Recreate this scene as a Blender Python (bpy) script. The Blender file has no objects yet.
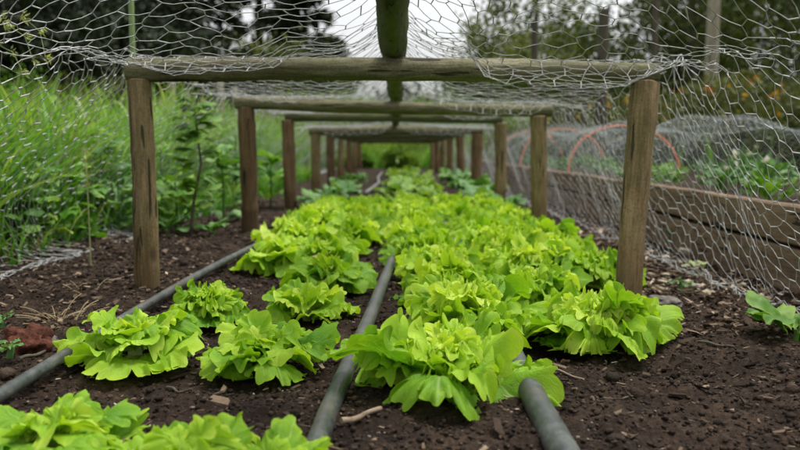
import bpy, math, random
import numpy as np
from mathutils import Vector, Matrix

R = math.radians
rng = np.random.default_rng(11)
random.seed(11)
scene = bpy.context.scene
COL = scene.collection

# ------------------------------------------------------------------ camera
CAM_H = 0.36
PITCH = 5.65
FPX = 778.0                       # focal length in pixels of an 800 px wide picture
cam_d = bpy.data.cameras.new('camera')
cam = bpy.data.objects.new('camera', cam_d)
COL.objects.link(cam)
cam.location = (0.0, 0.0, CAM_H)
cam.rotation_euler = (R(90 - PITCH), 0, R(-0.3))
cam_d.sensor_width = 36
cam_d.lens = 35
cam_d.clip_start = 0.02
cam_d.clip_end = 900
cam_d.dof.use_dof = True
cam_d.dof.focus_distance = 1.32
cam_d.dof.aperture_fstop = 4.5
scene.camera = cam

# ------------------------------------------------------------------ light
SUN_EL, SUN_ROT = 72, 70
world = bpy.data.worlds.new('World')
scene.world = world
world.use_nodes = True
wn = world.node_tree.nodes
wl = world.node_tree.links
wn.clear()
w_out = wn.new('ShaderNodeOutputWorld')
w_bg = wn.new('ShaderNodeBackground')
w_sky = wn.new('ShaderNodeTexSky')
w_sky.sky_type = 'NISHITA'
w_sky.sun_disc = False
w_sky.sun_elevation = R(SUN_EL)
w_sky.sun_rotation = R(SUN_ROT)
w_sky.air_density = 1.0
w_sky.dust_density = 4.0
w_hs = wn.new('ShaderNodeHueSaturation')      # overcast: the cloud layer takes the blue out
w_hs.inputs['Saturation'].default_value = 0.12
w_bg.inputs['Strength'].default_value = 0.15
wl.new(w_sky.outputs[0], w_hs.inputs['Color'])
wl.new(w_hs.outputs[0], w_bg.inputs['Color'])
wl.new(w_bg.outputs[0], w_out.inputs[0])

sun_d = bpy.data.lights.new('sun', 'SUN')
sun_d.energy = 1.5
sun_d.angle = R(14)
sun_d.color = (1.0, 0.97, 0.92)
sun = bpy.data.objects.new('sun', sun_d)
COL.objects.link(sun)
# light comes from behind and right of the camera, high up
_az = R(SUN_ROT)
_dir = Vector((math.sin(_az) * math.cos(R(SUN_EL)), math.cos(_az) * math.cos(R(SUN_EL)), math.sin(R(SUN_EL))))
sun.rotation_euler = _dir.to_track_quat('Z', 'Y').to_euler()

vs = scene.view_settings
vs.view_transform = 'Standard'
vs.look = 'None'
vs.exposure = 0.72
vs.gamma = 1.0
vs.use_curve_mapping = False
cy = scene.cycles
cy.max_bounces = 7
cy.diffuse_bounces = 3
cy.glossy_bounces = 2
cy.transmission_bounces = 4
cy.transparent_max_bounces = 8
cy.use_denoising = True

# ------------------------------------------------------------------ numeric helpers
_rot_p = Matrix.Rotation(R(-PITCH), 3, 'X')
_rot_z = Matrix.Rotation(R(-0.3), 3, 'Z')


def at(x, y, Y):
    """world point seen at picture position (x, y) (800x450) at distance Y"""
    v = Vector(((x - 400) / FPX, 1.0, (225 - y) / FPX))
    v = _rot_z @ (_rot_p @ v)
    return Vector((0, 0, CAM_H)) + v * (Y / v.y)


def gx(x, Y):
    return at(x, 200, Y).x


def _hash(ix, iy, iz):
    n = (ix * 374761393 + iy * 668265263 + iz * 2147483647 * 3 + 1013904223) & 0x7fffffff
    n = ((n ^ (n >> 13)) * 1274126177) & 0x7fffffff
    n = (n ^ (n >> 16)) & 0x7fffffff
    return n / 0x7fffffff


def noise3(p, scale=1.0, seed=0):
    """value noise, -1..1"""
    q = np.asarray(p, dtype=np.float64) * scale + seed * 17.31
    i = np.floor(q).astype(np.int64)
    f = q - i
    f = f * f * (3 - 2 * f)
    r = 0
    for dx in (0, 1):
        wx = f[..., 0] if dx else 1 - f[..., 0]
        for dy in (0, 1):
            wy = f[..., 1] if dy else 1 - f[..., 1]
            for dz in (0, 1):
                wz = f[..., 2] if dz else 1 - f[..., 2]
                r = r + wx * wy * wz * _hash(i[..., 0] + dx, i[..., 1] + dy, i[..., 2] + dz)
    return r * 2 - 1


def fbm(p, scale, octs=3, seed=0, gain=0.5):
    r = 0
    a = 1.0
    for k in range(octs):
        r = r + a * noise3(p, scale * 2 ** k, seed + k)
        a *= gain
    return r


def p3(x, y, z=0.0):
    x = np.asarray(x, float)
    return np.stack([x, np.broadcast_to(y, x.shape), np.broadcast_to(z, x.shape)], -1)


# ------------------------------------------------------------------ object helpers
def link(o, parent=None):
    COL.objects.link(o)
    if parent is not None:
        o.parent = parent
    return o


def mesh_obj(name, verts, faces, mat, parent=None, uv=None, tint=None, smooth=True):
    """faces: (M,k) array or a list of such arrays; uv/tint are per vertex"""
    if not isinstance(faces, (list, tuple)):
        faces = [faces]
    faces = [np.asarray(f, dtype=np.int32) for f in faces if len(f)]
    verts = np.asarray(verts, dtype=np.float32)
    me = bpy.data.meshes.new(name)
    me.vertices.add(len(verts))
    me.vertices.foreach_set('co', verts.ravel())
    lv = np.concatenate([f.ravel() for f in faces])
    tot = np.concatenate([np.full(len(f), f.shape[1], dtype=np.int32) for f in faces])
    st = np.concatenate([[0], np.cumsum(tot)[:-1]]).astype(np.int32)
    me.loops.add(len(lv))
    me.loops.foreach_set('vertex_index', lv)
    me.polygons.add(len(tot))
    me.polygons.foreach_set('loop_start', st)
    me.polygons.foreach_set('loop_total', tot)
    me.polygons.foreach_set('use_smooth', np.full(len(tot), smooth))
    if uv is not None:
        l = me.uv_layers.new(name='UVMap')
        l.data.foreach_set('uv', np.asarray(uv, dtype=np.float32)[lv].ravel())
    if tint is not None:
        a = me.attributes.new('tint', 'FLOAT', 'POINT')
        a.data.foreach_set('value', np.asarray(tint, dtype=np.float32))
    me.update(calc_edges=True)
    me.validate()
    if mat is not None:
        me.materials.append(mat)
    o = bpy.data.objects.new(name, me)
    return link(o, parent)


def empty(name, loc=(0, 0, 0), rz=0.0):
    o = bpy.data.objects.new(name, None)
    o.empty_display_size = 0.05
    o.location = loc
    o.rotation_euler = (0, 0, rz)
    return link(o)


def tag(o, label=None, cat=None, group=None, kind=None):
    if label:
        o['label'] = label
    if cat:
        o['category'] = cat
    if group:
        o['group'] = group
    if kind:
        o['kind'] = kind
    return o


class Geo:
    """collects quads / tris with uv and tint"""
    def __init__(s):
        s.v, s.f, s.u, s.t, s.n = [], {3: [], 4: []}, [], [], 0

    def add(s, v, f, uv=None, tint=0.5):
        v = np.asarray(v, float).reshape(-1, 3)
        f = np.asarray(f)
        s.v.append(v)
        s.f[f.shape[1]].append(f + s.n)
        s.u.append(np.zeros((len(v), 2)) if uv is None else np.asarray(uv).reshape(-1, 2))
        s.t.append(np.broadcast_to(np.asarray(tint, float), (len(v),)))
        s.n += len(v)

    def obj(s, name, mat, parent=None, smooth=True):
        fs = [np.concatenate(s.f[k]) for k in (3, 4) if s.f[k]]
        return mesh_obj(name, np.concatenate(s.v), fs, mat, parent,
                        np.concatenate(s.u), np.concatenate(s.t), smooth)


def grid_faces(nu, nv, closed_v=False):
    """vertex index = i*nv + j"""
    i = np.arange(nu - 1)[:, None]
    j = np.arange(nv if closed_v else nv - 1)[None, :]
    j2 = (j + 1) % nv
    a = i * nv + j
    b = i * nv + j2
    c = (i + 1) * nv + j2
    d = (i + 1) * nv + j
    return np.stack([np.broadcast_to(k, a.shape) for k in (a, b, c, d)], -1).reshape(-1, 4)


def tube(geo, pts, rad, sides=8, tint=0.5, rough=0.0, seed=0, cap=True):
    pts = np.asarray(pts, float)
    n = len(pts)
    rad = np.broadcast_to(np.asarray(rad, float), (n,))
    tan = np.gradient(pts, axis=0)
    tan /= np.linalg.norm(tan, axis=1, keepdims=True) + 1e-12
    ref = np.array([0, 0, 1.0]) if abs(tan[:, 2]).mean() < 0.8 else np.array([1.0, 0, 0])
    u = np.cross(tan, ref)
    u /= np.linalg.norm(u, axis=1, keepdims=True) + 1e-12
    w = np.cross(tan, u)
    ang = np.linspace(0, 2 * np.pi, sides, endpoint=False)
    ring = u[:, None, :] * np.cos(ang)[None, :, None] + w[:, None, :] * np.sin(ang)[None, :, None]
    v = pts[:, None, :] + ring * rad[:, None, None]
    if rough:
        nn = fbm(v.reshape(-1, 3), 1 / (rad.mean() * 1.6), 3, seed).reshape(n, sides)
        v = pts[:, None, :] + ring * (rad[:, None] * (1 + rough * nn))[:, :, None]
    L = np.concatenate([[0], np.cumsum(np.linalg.norm(np.diff(pts, axis=0), axis=1))])
    uv = np.stack(np.broadcast_arrays(ang[None, :] / 6.283, L[:, None]), -1)
    f = grid_faces(n, sides, True)
    geo.add(v, f, uv, tint)
    if cap:
        for e in (0, n - 1):
            c = np.concatenate([v[e], pts[e][None]])
            idx = np.arange(sides)
            fa = np.stack([idx, (idx + 1) % sides, np.full(sides, sides)], -1)
            if e == 0:
                fa = fa[:, ::-1]
            geo.add(c, fa, None, tint)


def segs(geo, A, B, rad, sides=4, tint=0.5):
    """many straight thin prisms at once (wires)"""
    d = B - A
    L = np.linalg.norm(d, axis=1, keepdims=True) + 1e-9
    d = d / L
    ref = np.where(np.abs(d[:, 2:3]) < 0.8, np.array([[0, 0, 1.0]]), np.array([[1.0, 0, 0]]))
    u = np.cross(d, ref)
    u /= np.linalg.norm(u, axis=1, keepdims=True)
    w = np.cross(d, u)
    ang = np.linspace(0, 2 * np.pi, sides, endpoint=False)
    rad = np.broadcast_to(np.asarray(rad, float), (len(A),))[:, None, None]
    ring = (u[:, None] * np.cos(ang)[None, :, None] + w[:, None] * np.sin(ang)[None, :, None]) * rad
    v = np.concatenate([A[:, None] + ring, B[:, None] + ring], 1)          # N,2s,3
    k = np.arange(sides)
    f = np.stack([k, (k + 1) % sides, (k + 1) % sides + sides, k + sides], -1)
    F = (np.arange(len(A)) * 2 * sides)[:, None, None] + f[None]
    geo.add(v, F.reshape(-1, 4), None, tint)


def leaf_cards(geo, P, size, up=0.3, fold=0.25, aspect=0.5, tint=None, seed=0, dirs=None):
    """many small folded leaves: each two quads along a midrib"""
    r = np.random.default_rng(seed)
    n = len(P)
    a = r.normal(size=(n, 3))
    if dirs is not None:
        a = a * 0.6 + dirs
    a[:, 2] += up
    a /= np.linalg.norm(a, axis=1, keepdims=True)
    b = np.cross(a, r.normal(size=(n, 3)))
    b /= np.linalg.norm(b, axis=1, keepdims=True)
    c = np.cross(a, b)
    s = (np.broadcast_to(size, (n,)) * r.uniform(0.6, 1.3, n))[:, None]
    w = s * aspect * 0.5
    v = np.stack([P, P + a * s * 0.45 + b * w + c * w * fold, P + a * s, P + a * s * 0.45 - b * w + c * w * fold], 1)
    idx = np.arange(n) * 4
    F = np.stack([idx, idx + 1, idx + 2, idx + 3], -1)
    t = r.uniform(0, 1, n) if tint is None else np.clip(np.broadcast_to(tint, (n,)) + r.normal(0, .12, n), 0, 1)
    geo.add(v, F, None, np.repeat(t, 4))


# ------------------------------------------------------------------ materials
def new_mat(name):
    m = bpy.data.materials.new(name)
    m.use_nodes = True
    nt = m.node_tree
    nt.nodes.clear()
    out = nt.nodes.new('ShaderNodeOutputMaterial')
    return m, nt.nodes, nt.links, out


def n_noise(N, L, vec, scale, detail=4, rough=.6, dist=0):
    t = N.new('ShaderNodeTexNoise')
    t.inputs['Scale'].default_value = scale
    t.inputs['Detail'].default_value = detail
    t.inputs['Roughness'].default_value = rough
    t.inputs['Distortion'].default_value = dist
    if vec is not None:
        L.new(vec, t.inputs['Vector'])
    return t


def n_ramp(N, L, fac, stops):
    r = N.new('ShaderNodeValToRGB')
    e = r.color_ramp.elements
    while len(e) < len(stops):
        e.new(0.5)
    for k, (p, c) in enumerate(stops):
        e[k].position = p
        e[k].color = (c[0], c[1], c[2], 1) if not isinstance(c, (int, float)) else (c, c, c, 1)
    if fac is not None:
        L.new(fac, r.inputs[0])
    return r


def n_map(N, L, vec, scale):
    m = N.new('ShaderNodeMapping')
    m.inputs['Scale'].default_value = scale
    L.new(vec, m.inputs['Vector'])
    return m.outputs[0]


def n_mix(N, L, fac, a, b, mode='MIX'):
    m = N.new('ShaderNodeMix')
    m.data_type = 'RGBA'
    m.blend_type = mode
    if isinstance(fac, (int, float)):
        m.inputs[0].default_value = fac
    else:
        L.new(fac, m.inputs[0])
    for s, i in ((a, 6), (b, 7)):
        if isinstance(s, tuple):
            m.inputs[i].default_value = (s[0], s[1], s[2], 1)
        else:
            L.new(s, m.inputs[i])
    return m.outputs[2]


def n_math(N, L, op, a, b=None, clamp=False):
    m = N.new('ShaderNodeMath')
    m.operation = op
    m.use_clamp = clamp
    for s, i in ((a, 0), (b, 1)):
        if s is None:
            continue
        if isinstance(s, (int, float)):
            m.inputs[i].default_value = s
        else:
            L.new(s, m.inputs[i])
    return m.outputs[0]


def n_bump(N, L, h, strength, dist):
    b = N.new('ShaderNodeBump')
    b.inputs['Strength'].default_value = strength
    b.inputs['Distance'].default_value = dist
    L.new(h, b.inputs['Height'])
    return b.outputs[0]


def principled(N, L, out, rough=0.6, spec=0.4):
    p = N.new('ShaderNodeBsdfPrincipled')
    p.inputs['Roughness'].default_value = rough
    p.inputs['Specular IOR Level'].default_value = spec
    L.new(p.outputs[0], out.inputs[0])
    return p


def leaf_mat(name, stops, trans=0.35, rough=0.45, spec=0.4, veins=False, yellow=None):
    m, N, L, out = new_mat(name)
    at_ = N.new('ShaderNodeAttribute')
    at_.attribute_name = 'tint'
    tc = N.new('ShaderNodeTexCoord')
    oi = N.new('ShaderNodeObjectInfo')
    nz = n_noise(N, L, tc.outputs['Object'], 14, 3)
    f = n_math(N, L, 'ADD', at_.outputs['Fac'], n_math(N, L, 'MULTIPLY', n_math(N, L, 'SUBTRACT', nz.outputs[0], .5), .6))
    f = n_math(N, L, 'ADD', f, n_math(N, L, 'MULTIPLY', n_math(N, L, 'SUBTRACT', oi.outputs['Random'], .5), .25), True)
    col = n_ramp(N, L, f, stops).outputs[0]
    p = N.new('ShaderNodeBsdfPrincipled')
    p.inputs['Roughness'].default_value = rough
    p.inputs['Specular IOR Level'].default_value = spec
    h = n_noise(N, L, tc.outputs['Object'], 160 if veins else 40, 2).outputs[0]
    if veins:
        sp = N.new('ShaderNodeSeparateXYZ')
        L.new(tc.outputs['UV'], sp.inputs[0])
        au = n_math(N, L, 'ABSOLUTE', sp.outputs[0])
        mid = n_math(N, L, 'SUBTRACT', 1, n_math(N, L, 'MULTIPLY', au, 16), True)
        wv = n_math(N, L, 'SUBTRACT', n_math(N, L, 'MULTIPLY', sp.outputs[1], 7), n_math(N, L, 'MULTIPLY', au, 4))
        nzv = n_noise(N, L, tc.outputs['UV'], 5, 2)
        wv = n_math(N, L, 'ADD', wv, n_math(N, L, 'MULTIPLY', nzv.outputs[0], 1.5))
        sw = n_math(N, L, 'ABSOLUTE', n_math(N, L, 'SUBTRACT', n_math(N, L, 'FRACT', wv), .5))
        side = n_math(N, L, 'SUBTRACT', 1, n_math(N, L, 'MULTIPLY', sw, 14), True)
        vn = n_math(N, L, 'MAXIMUM', mid, n_math(N, L, 'MULTIPLY', side, .55), True)
        vor = N.new('ShaderNodeTexVoronoi')
        vor.feature = 'DISTANCE_TO_EDGE'
        vor.inputs['Scale'].default_value = 14
        L.new(tc.outputs['UV'], vor.inputs['Vector'])
        net = n_math(N, L, 'SUBTRACT', 1, n_math(N, L, 'MULTIPLY', vor.outputs[0], 9), True)
        vn2 = n_math(N, L, 'MAXIMUM', vn, n_math(N, L, 'MULTIPLY', net, .3), True)
        col = n_mix(N, L, n_math(N, L, 'MULTIPLY', vn2, .45), col, (.50, .66, .20))
        base = n_math(N, L, 'SUBTRACT', 1, n_math(N, L, 'MULTIPLY', sp.outputs[1], 4.0), True)
        col = n_mix(N, L, n_math(N, L, 'MULTIPLY', base, .8), col, (.52, .62, .26))
        spots = n_noise(N, L, tc.outputs['Object'], 90, 1)
        sf = n_ramp(N, L, spots.outputs[0], [(.78, 0.0), (.82, 1.0)]).outputs[0]
        col = n_mix(N, L, n_math(N, L, 'MULTIPLY', sf, .5), col, (.22, .20, .05))
        # browned, yellowing margins on a few leaves
        h = n_math(N, L, 'SUBTRACT', n_math(N, L, 'MULTIPLY', h, .35), n_math(N, L, 'MULTIPLY', vn2, .7))
    L.new(col, p.inputs['Base Color'])
    nb = n_bump(N, L, h, .5, .0025 if veins else .004)
    L.new(nb, p.inputs['Normal'])
    tr = N.new('ShaderNodeBsdfTranslucent')
    tcol = n_mix(N, L, 1.0, col, (1.0, 1.0, .35), 'MULTIPLY')
    L.new(tcol, tr.inputs['Color'])
    L.new(nb, tr.inputs['Normal'])
    mx = N.new('ShaderNodeMixShader')
    mx.inputs[0].default_value = trans
    L.new(p.outputs[0], mx.inputs[1])
    L.new(tr.outputs[0], mx.inputs[2])
    L.new(mx.outputs[0], out.inputs[0])
    return m


def wood_mat(name, dark, mid, light, green=0.0, scale=1.0, ax=2, base_col=None):
    m, N, L, out = new_mat(name)
    tc = N.new('ShaderNodeTexCoord')
    oi = N.new('ShaderNodeObjectInfo')
    mp = N.new('ShaderNodeMapping')
    mp.inputs['Scale'].default_value = tuple(.09 if q == ax else 1 for q in range(3))
    L.new(tc.outputs['Object'], mp.inputs['Vector'])
    off = N.new('ShaderNodeVectorMath')
    off.operation = 'ADD'
    L.new(mp.outputs[0], off.inputs[0])
    cx = N.new('ShaderNodeCombineXYZ')
    L.new(n_math(N, L, 'MULTIPLY', oi.outputs['Random'], 9), cx.inputs[0])
    L.new(cx.outputs[0], off.inputs[1])
    v = off.outputs[0]
    g1 = n_noise(N, L, v, 150 * scale, 6, .7, .3)
    g2 = n_noise(N, L, v, 22 * scale, 4, .6)
    g3 = n_noise(N, L, tc.outputs['Object'], 7, 5, .65)
    g4 = n_noise(N, L, tc.outputs['Object'], 190, 4, .7)
    f = n_math(N, L, 'ADD', n_math(N, L, 'MULTIPLY', g1.outputs[0], .42), n_math(N, L, 'MULTIPLY', g2.outputs[0], .34))
    f = n_math(N, L, 'ADD', f, n_math(N, L, 'MULTIPLY', g4.outputs[0], .24))
    col = n_ramp(N, L, f, [(.36, dark), (.49, mid), (.62, light)]).outputs[0]
    crack = n_ramp(N, L, n_noise(N, L, v, 62 * scale, 2, .5, .15).outputs[0], [(.335, 1.0), (.365, 0.0)]).outputs[0]
    col = n_mix(N, L, n_math(N, L, 'MULTIPLY', crack, .9), col, (.012, .008, .005))
    speck = n_ramp(N, L, n_noise(N, L, tc.outputs['Object'], 75, 3, .6).outputs[0], [(.66, 0.0), (.72, 1.0)]).outputs[0]
    col = n_mix(N, L, n_math(N, L, 'MULTIPLY', speck, .55), col, (.035, .024, .014))
    if base_col is not None:      # damp, soil-splashed foot of a post, ragged upper edge
        sz = N.new('ShaderNodeSeparateXYZ')
        L.new(tc.outputs['Object'], sz.inputs[0])
        bz = n_math(N, L, 'ADD', sz.outputs[2], n_math(N, L, 'MULTIPLY', n_math(N, L, 'SUBTRACT', g3.outputs[0], .5), .25))
        bm = n_ramp(N, L, bz, [(.16, 1.0), (.30, 0.0)]).outputs[0]
        col = n_mix(N, L, n_math(N, L, 'MULTIPLY', bm, .6), col, base_col)
    if green:
        gm = n_ramp(N, L, g3.outputs[0], [(.42, 0.0), (.62, 1.0)]).outputs[0]
        col = n_mix(N, L, n_math(N, L, 'MULTIPLY', gm, green), col, (.085, .105, .035))
    vk = N.new('ShaderNodeTexVoronoi')
    vk.inputs['Scale'].default_value = 9
    L.new(n_map(N, L, tc.outputs['Object'], (1, 1, .55)), vk.inputs['Vector'])
    knot = n_ramp(N, L, vk.outputs[0], [(.06, 1.0), (.13, 0.0)]).outputs[0]
    col = n_mix(N, L, n_math(N, L, 'MULTIPLY', knot, .7), col, (.05, .03, .016))
    p = principled(N, L, out, .75, .25)
    L.new(col, p.inputs['Base Color'])
    h = n_math(N, L, 'SUBTRACT', f, n_math(N, L, 'MULTIPLY', crack, .8))
    L.new(n_bump(N, L, h, .9, .005), p.inputs['Normal'])
    return m


def simple_mat(name, c1, c2, scale=20, rough=.6, spec=.4, bump=.3, bdist=.003, metal=0.0, detail=4):
    m, N, L, out = new_mat(name)
    tc = N.new('ShaderNodeTexCoord')
    nz = n_noise(N, L, tc.outputs['Object'], scale, detail)
    col = n_ramp(N, L, nz.outputs[0], [(.35, c1), (.65, c2)]).outputs[0]
    p = principled(N, L, out, rough, spec)
    p.inputs['Metallic'].default_value = metal
    L.new(col, p.inputs['Base Color'])
    L.new(n_bump(N, L, nz.outputs[0], bump, bdist), p.inputs['Normal'])
    return m


def tint_mat(name, stops, scale=60, rough=.85, spec=.2, bump=.5, bdist=.003):
    m, N, L, out = new_mat(name)
    a = N.new('ShaderNodeAttribute')
    a.attribute_name = 'tint'
    tc = N.new('ShaderNodeTexCoord')
    nz = n_noise(N, L, tc.outputs['Object'], scale, 4)
    f = n_math(N, L, 'ADD', a.outputs['Fac'], n_math(N, L, 'MULTIPLY', n_math(N, L, 'SUBTRACT', nz.outputs[0], .5), .35), True)
    p = principled(N, L, out, rough, spec)
    L.new(n_ramp(N, L, f, stops).outputs[0], p.inputs['Base Color'])
    L.new(n_bump(N, L, nz.outputs[0], bump, bdist), p.inputs['Normal'])
    return m


def ground_mat():
    m, N, L, out = new_mat('earth_and_turf')
    tc = N.new('ShaderNodeTexCoord')
    ob = tc.outputs['Object']
    a = n_noise(N, L, ob, 9, 6, .65)
    b = n_noise(N, L, ob, 120, 5, .7)
    c = n_noise(N, L, ob, 420, 3, .6)
    f = n_math(N, L, 'ADD', n_math(N, L, 'MULTIPLY', a.outputs[0], .45), n_math(N, L, 'MULTIPLY', b.outputs[0], .55))
    soil = n_ramp(N, L, f, [(.30, (.008, .0055, .0038)), (.47, (.028, .018, .012)), (.60, (.066, .043, .028)), (.78, (.13, .088, .058))]).outputs[0]
    damp = n_ramp(N, L, n_noise(N, L, ob, 3.2, 5, .7).outputs[0], [(.40, .55), (.62, 1.25)]).outputs[0]
    soil = n_mix(N, L, 1.0, soil, damp, 'MULTIPLY')
    fl = n_ramp(N, L, c.outputs[0], [(.70, 0.0), (.76, 1.0)]).outputs[0]
    soil = n_mix(N, L, n_math(N, L, 'MULTIPLY', fl, .45), soil, (.22, .17, .12))
    grass = n_ramp(N, L, a.outputs[0], [(.3, (.022, .045, .008)), (.7, (.055, .10, .018))]).outputs[0]
    mask = N.new('ShaderNodeAttribute')
    mask.attribute_name = 'tint'
    mf = n_math(N, L, 'ADD', mask.outputs['Fac'], n_math(N, L, 'MULTIPLY', n_math(N, L, 'SUBTRACT', a.outputs[0], .5), .5))
    mf = n_ramp(N, L, mf, [(.42, 0.0), (.58, 1.0)]).outputs[0]
    col = n_mix(N, L, mf, soil, grass)
    p = principled(N, L, out, .92, .15)
    L.new(col, p.inputs['Base Color'])
    h = n_math(N, L, 'ADD', b.outputs[0], n_math(N, L, 'MULTIPLY', c.outputs[0], .4))
    L.new(n_bump(N, L, h, 1.0, .006), p.inputs['Normal'])
    return m


M = {}
M['ground'] = ground_mat()
M['lettuce'] = leaf_mat('lettuce_leaf', [(0, (.10, .29, .010)), (.35, (.24, .47, .016)), (.7, (.43, .65, .035)), (1, (.64, .80, .11))],
                        trans=.44, rough=.50, spec=.28, veins=True)
M['lettuce_stem'] = simple_mat('lettuce_stem', (.30, .36, .12), (.48, .50, .25), 40, .5)
M['kale'] = leaf_mat('kale_leaf', [(0, (.03, .09, .02)), (.5, (.07, .19, .035)), (1, (.15, .32, .05))], .3, .5)
M['weed'] = leaf_mat('weed_leaf', [(0, (.05, .13, .03)), (.5, (.10, .24, .05)), (1, (.20, .36, .09))], .3, .5)
M['grass'] = leaf_mat('grass_blade', [(0, (.028, .12, .012)), (.4, (.09, .27, .022)), (.75, (.20, .41, .045)), (1, (.40, .50, .14))], .4, .5)
M['pale_blade'] = leaf_mat('pale_blade', [(0, (.16, .26, .10)), (.5, (.28, .38, .16)), (1, (.46, .46, .18))], .35, .5)
M['dry'] = leaf_mat('dry_straw', [(0, (.22, .16, .08)), (.5, (.40, .31, .17)), (1, (.55, .46, .28))], .25, .7, .2)
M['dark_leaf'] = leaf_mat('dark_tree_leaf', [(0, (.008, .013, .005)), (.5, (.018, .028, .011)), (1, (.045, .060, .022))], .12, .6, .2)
M['mid_leaf'] = leaf_mat('mid_tree_leaf', [(0, (.026, .042, .012)), (.5, (.075, .105, .026)), (1, (.19, .21, .055))], .3, .6, .2)
M['bright_leaf'] = leaf_mat('bright_bush_leaf', [(0, (.05, .13, .018)), (.5, (.12, .27, .032)), (1, (.27, .42, .07))], .35, .5, .3)
M['olive_leaf'] = leaf_mat('olive_bush_leaf', [(0, (.035, .052, .018)), (.5, (.095, .115, .036)), (1, (.22, .21, .07))], .3, .6, .2)
M['pale_bush'] = leaf_mat('pale_bush_leaf', [(0, (.09, .20, .03)), (.5, (.20, .34, .05)), (1, (.36, .46, .10))], .45, .5, .3)
M['yellow_leaf'] = leaf_mat('yellowed_leaf', [(0, (.34, .38, .05)), (.6, (.56, .55, .12)), (1, (.60, .50, .18))], .4, .5, .3, veins=True)
M['petal'] = leaf_mat('petal', [(.30, (.55, .12, .02)), (.45, (.60, .24, .02)), (.58, (.60, .38, .03)), (.7, (.60, .46, .08))], .3, .6, .2)
M['white_petal'] = leaf_mat('white_petal', [(0, (.6, .62, .5)), (1, (.8, .8, .72))], .3, .6, .2)
M['bark'] = wood_mat('bark', (.030, .024, .018), (.075, .060, .045), (.14, .115, .085), .25, .25)
M['bark_dark'] = wood_mat('bark_dark', (.010, .008, .006), (.022, .018, .013), (.045, .036, .026), .1, .25)
M['pale_pole'] = wood_mat('pale_pole', (.16, .13, .09), (.30, .26, .19), (.46, .42, .33), .1, .5)
M['post'] = wood_mat('post_wood', (.048, .030, .013), (.175, .120, .054), (.36, .26, .135), .34, base_col=(.10, .060, .022))
M['post_brown'] = wood_mat('post_brown_wood', (.040, .022, .010), (.125, .072, .034), (.24, .150, .075), .15, base_col=(.06, .035, .016))
M['log'] = wood_mat('log_wood', (.036, .032, .015), (.120, .106, .056), (.32, .290, .18), .45)
M['log_green'] = wood_mat('log_green_wood', (.028, .030, .012), (.075, .078, .034), (.15, .150, .070), .6)
M['board'] = wood_mat('board_wood', (.06, .040, .025), (.175, .118, .072), (.30, .215, .14), .10, 1.5, 1)
M['wire'] = simple_mat('galvanised_wire', (.30, .30, .29), (.52, .52, .51), 60, .50, .4, .1, .001, 0.0)
M['finewire'] = simple_mat('fine_netting', (.36, .40, .40), (.56, .60, .60), 30, .5, .5, .1, .001, .1)
M['hose'] = None
M['crumb'] = tint_mat('soil_crumb', [(0, (.012, .008, .0055)), (.35, (.026, .017, .011)), (.65, (.055, .036, .024)), (.90, (.13, .090, .060)), (1, (.32, .28, .22))], 260, .85, .2, 1.0, .004)
M['chip'] = tint_mat('wood_chip', [(0, (.022, .014, .009)), (.4, (.075, .048, .030)), (.75, (.20, .145, .095)), (1, (.46, .38, .27))], 120)
M['brick'] = simple_mat('red_brick', (.045, .018, .012), (.135, .052, .034), 70, .95, .1, 1.0, .006)
M['stone'] = simple_mat('grey_stone', (.07, .06, .05), (.20, .18, .15), 50, .9, .2, .8, .004)
M['pinkpipe'] = simple_mat('faded_pipe', (.72, .17, .08), (.80, .26, .13), 12, .5)


def hose_mat():
    m, N, L, out = new_mat('dusty_hose')
    tc = N.new('ShaderNodeTexCoord')
    a = n_noise(N, L, tc.outputs['Object'], 16, 5, .7)
    b = n_noise(N, L, tc.outputs['Object'], 170, 3, .6)
    f = n_math(N, L, 'ADD', n_math(N, L, 'MULTIPLY', a.outputs[0], .65), n_math(N, L, 'MULTIPLY', b.outputs[0], .35))
    col = n_ramp(N, L, f, [(.36, (.022, .027, .026)), (.50, (.050, .058, .054)), (.66, (.13, .135, .12))]).outputs[0]
    ds = n_noise(N, L, tc.outputs['Object'], 7, 6, .72)
    dm = n_ramp(N, L, ds.outputs[0], [(.50, 0.0), (.66, 1.0)]).outputs[0]
    col = n_mix(N, L, n_math(N, L, 'MULTIPLY', dm, .45), col, (.13, .10, .07))
    fl_ = n_ramp(N, L, n_noise(N, L, tc.outputs['Object'], 300, 2, .5).outputs[0], [(.66, 0.0), (.70, 1.0)]).outputs[0]
    col = n_mix(N, L, n_math(N, L, 'MULTIPLY', fl_, .5), col, (.05, .032, .02))
    p = principled(N, L, out, .42, .5)
    L.new(col, p.inputs['Base Color'])
    L.new(n_ramp(N, L, f, [(.35, .28), (.65, .6)]).outputs[0], p.inputs['Roughness'])
    L.new(n_bump(N, L, b.outputs[0], .25, .001), p.inputs['Normal'])
    return m


M['hose'] = hose_mat()

# ------------------------------------------------------------------ ground
def axis(parts):
    out = []
    for a, b, n in parts:
        out.append(np.linspace(a, b, n, endpoint=False))
    out.append([parts[-1][1]])
    return np.concatenate(out)


def ground_base(x, y):
    """smooth height of the ground, metres"""
    x = np.asarray(x, float)
    y = np.asarray(y, float)
    z = -0.012 * np.clip(x, -1.2, 1.2)
    z = z + 0.012 * np.exp(-((np.abs(x) - .62) / .16) ** 2)
    far = np.clip((y - 14) / 60, 0, 1)
    z = z + 1.2 * far * far
    left = np.clip((-x - 4) / 40, 0, 1)
    return z + 2.0 * left


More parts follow.
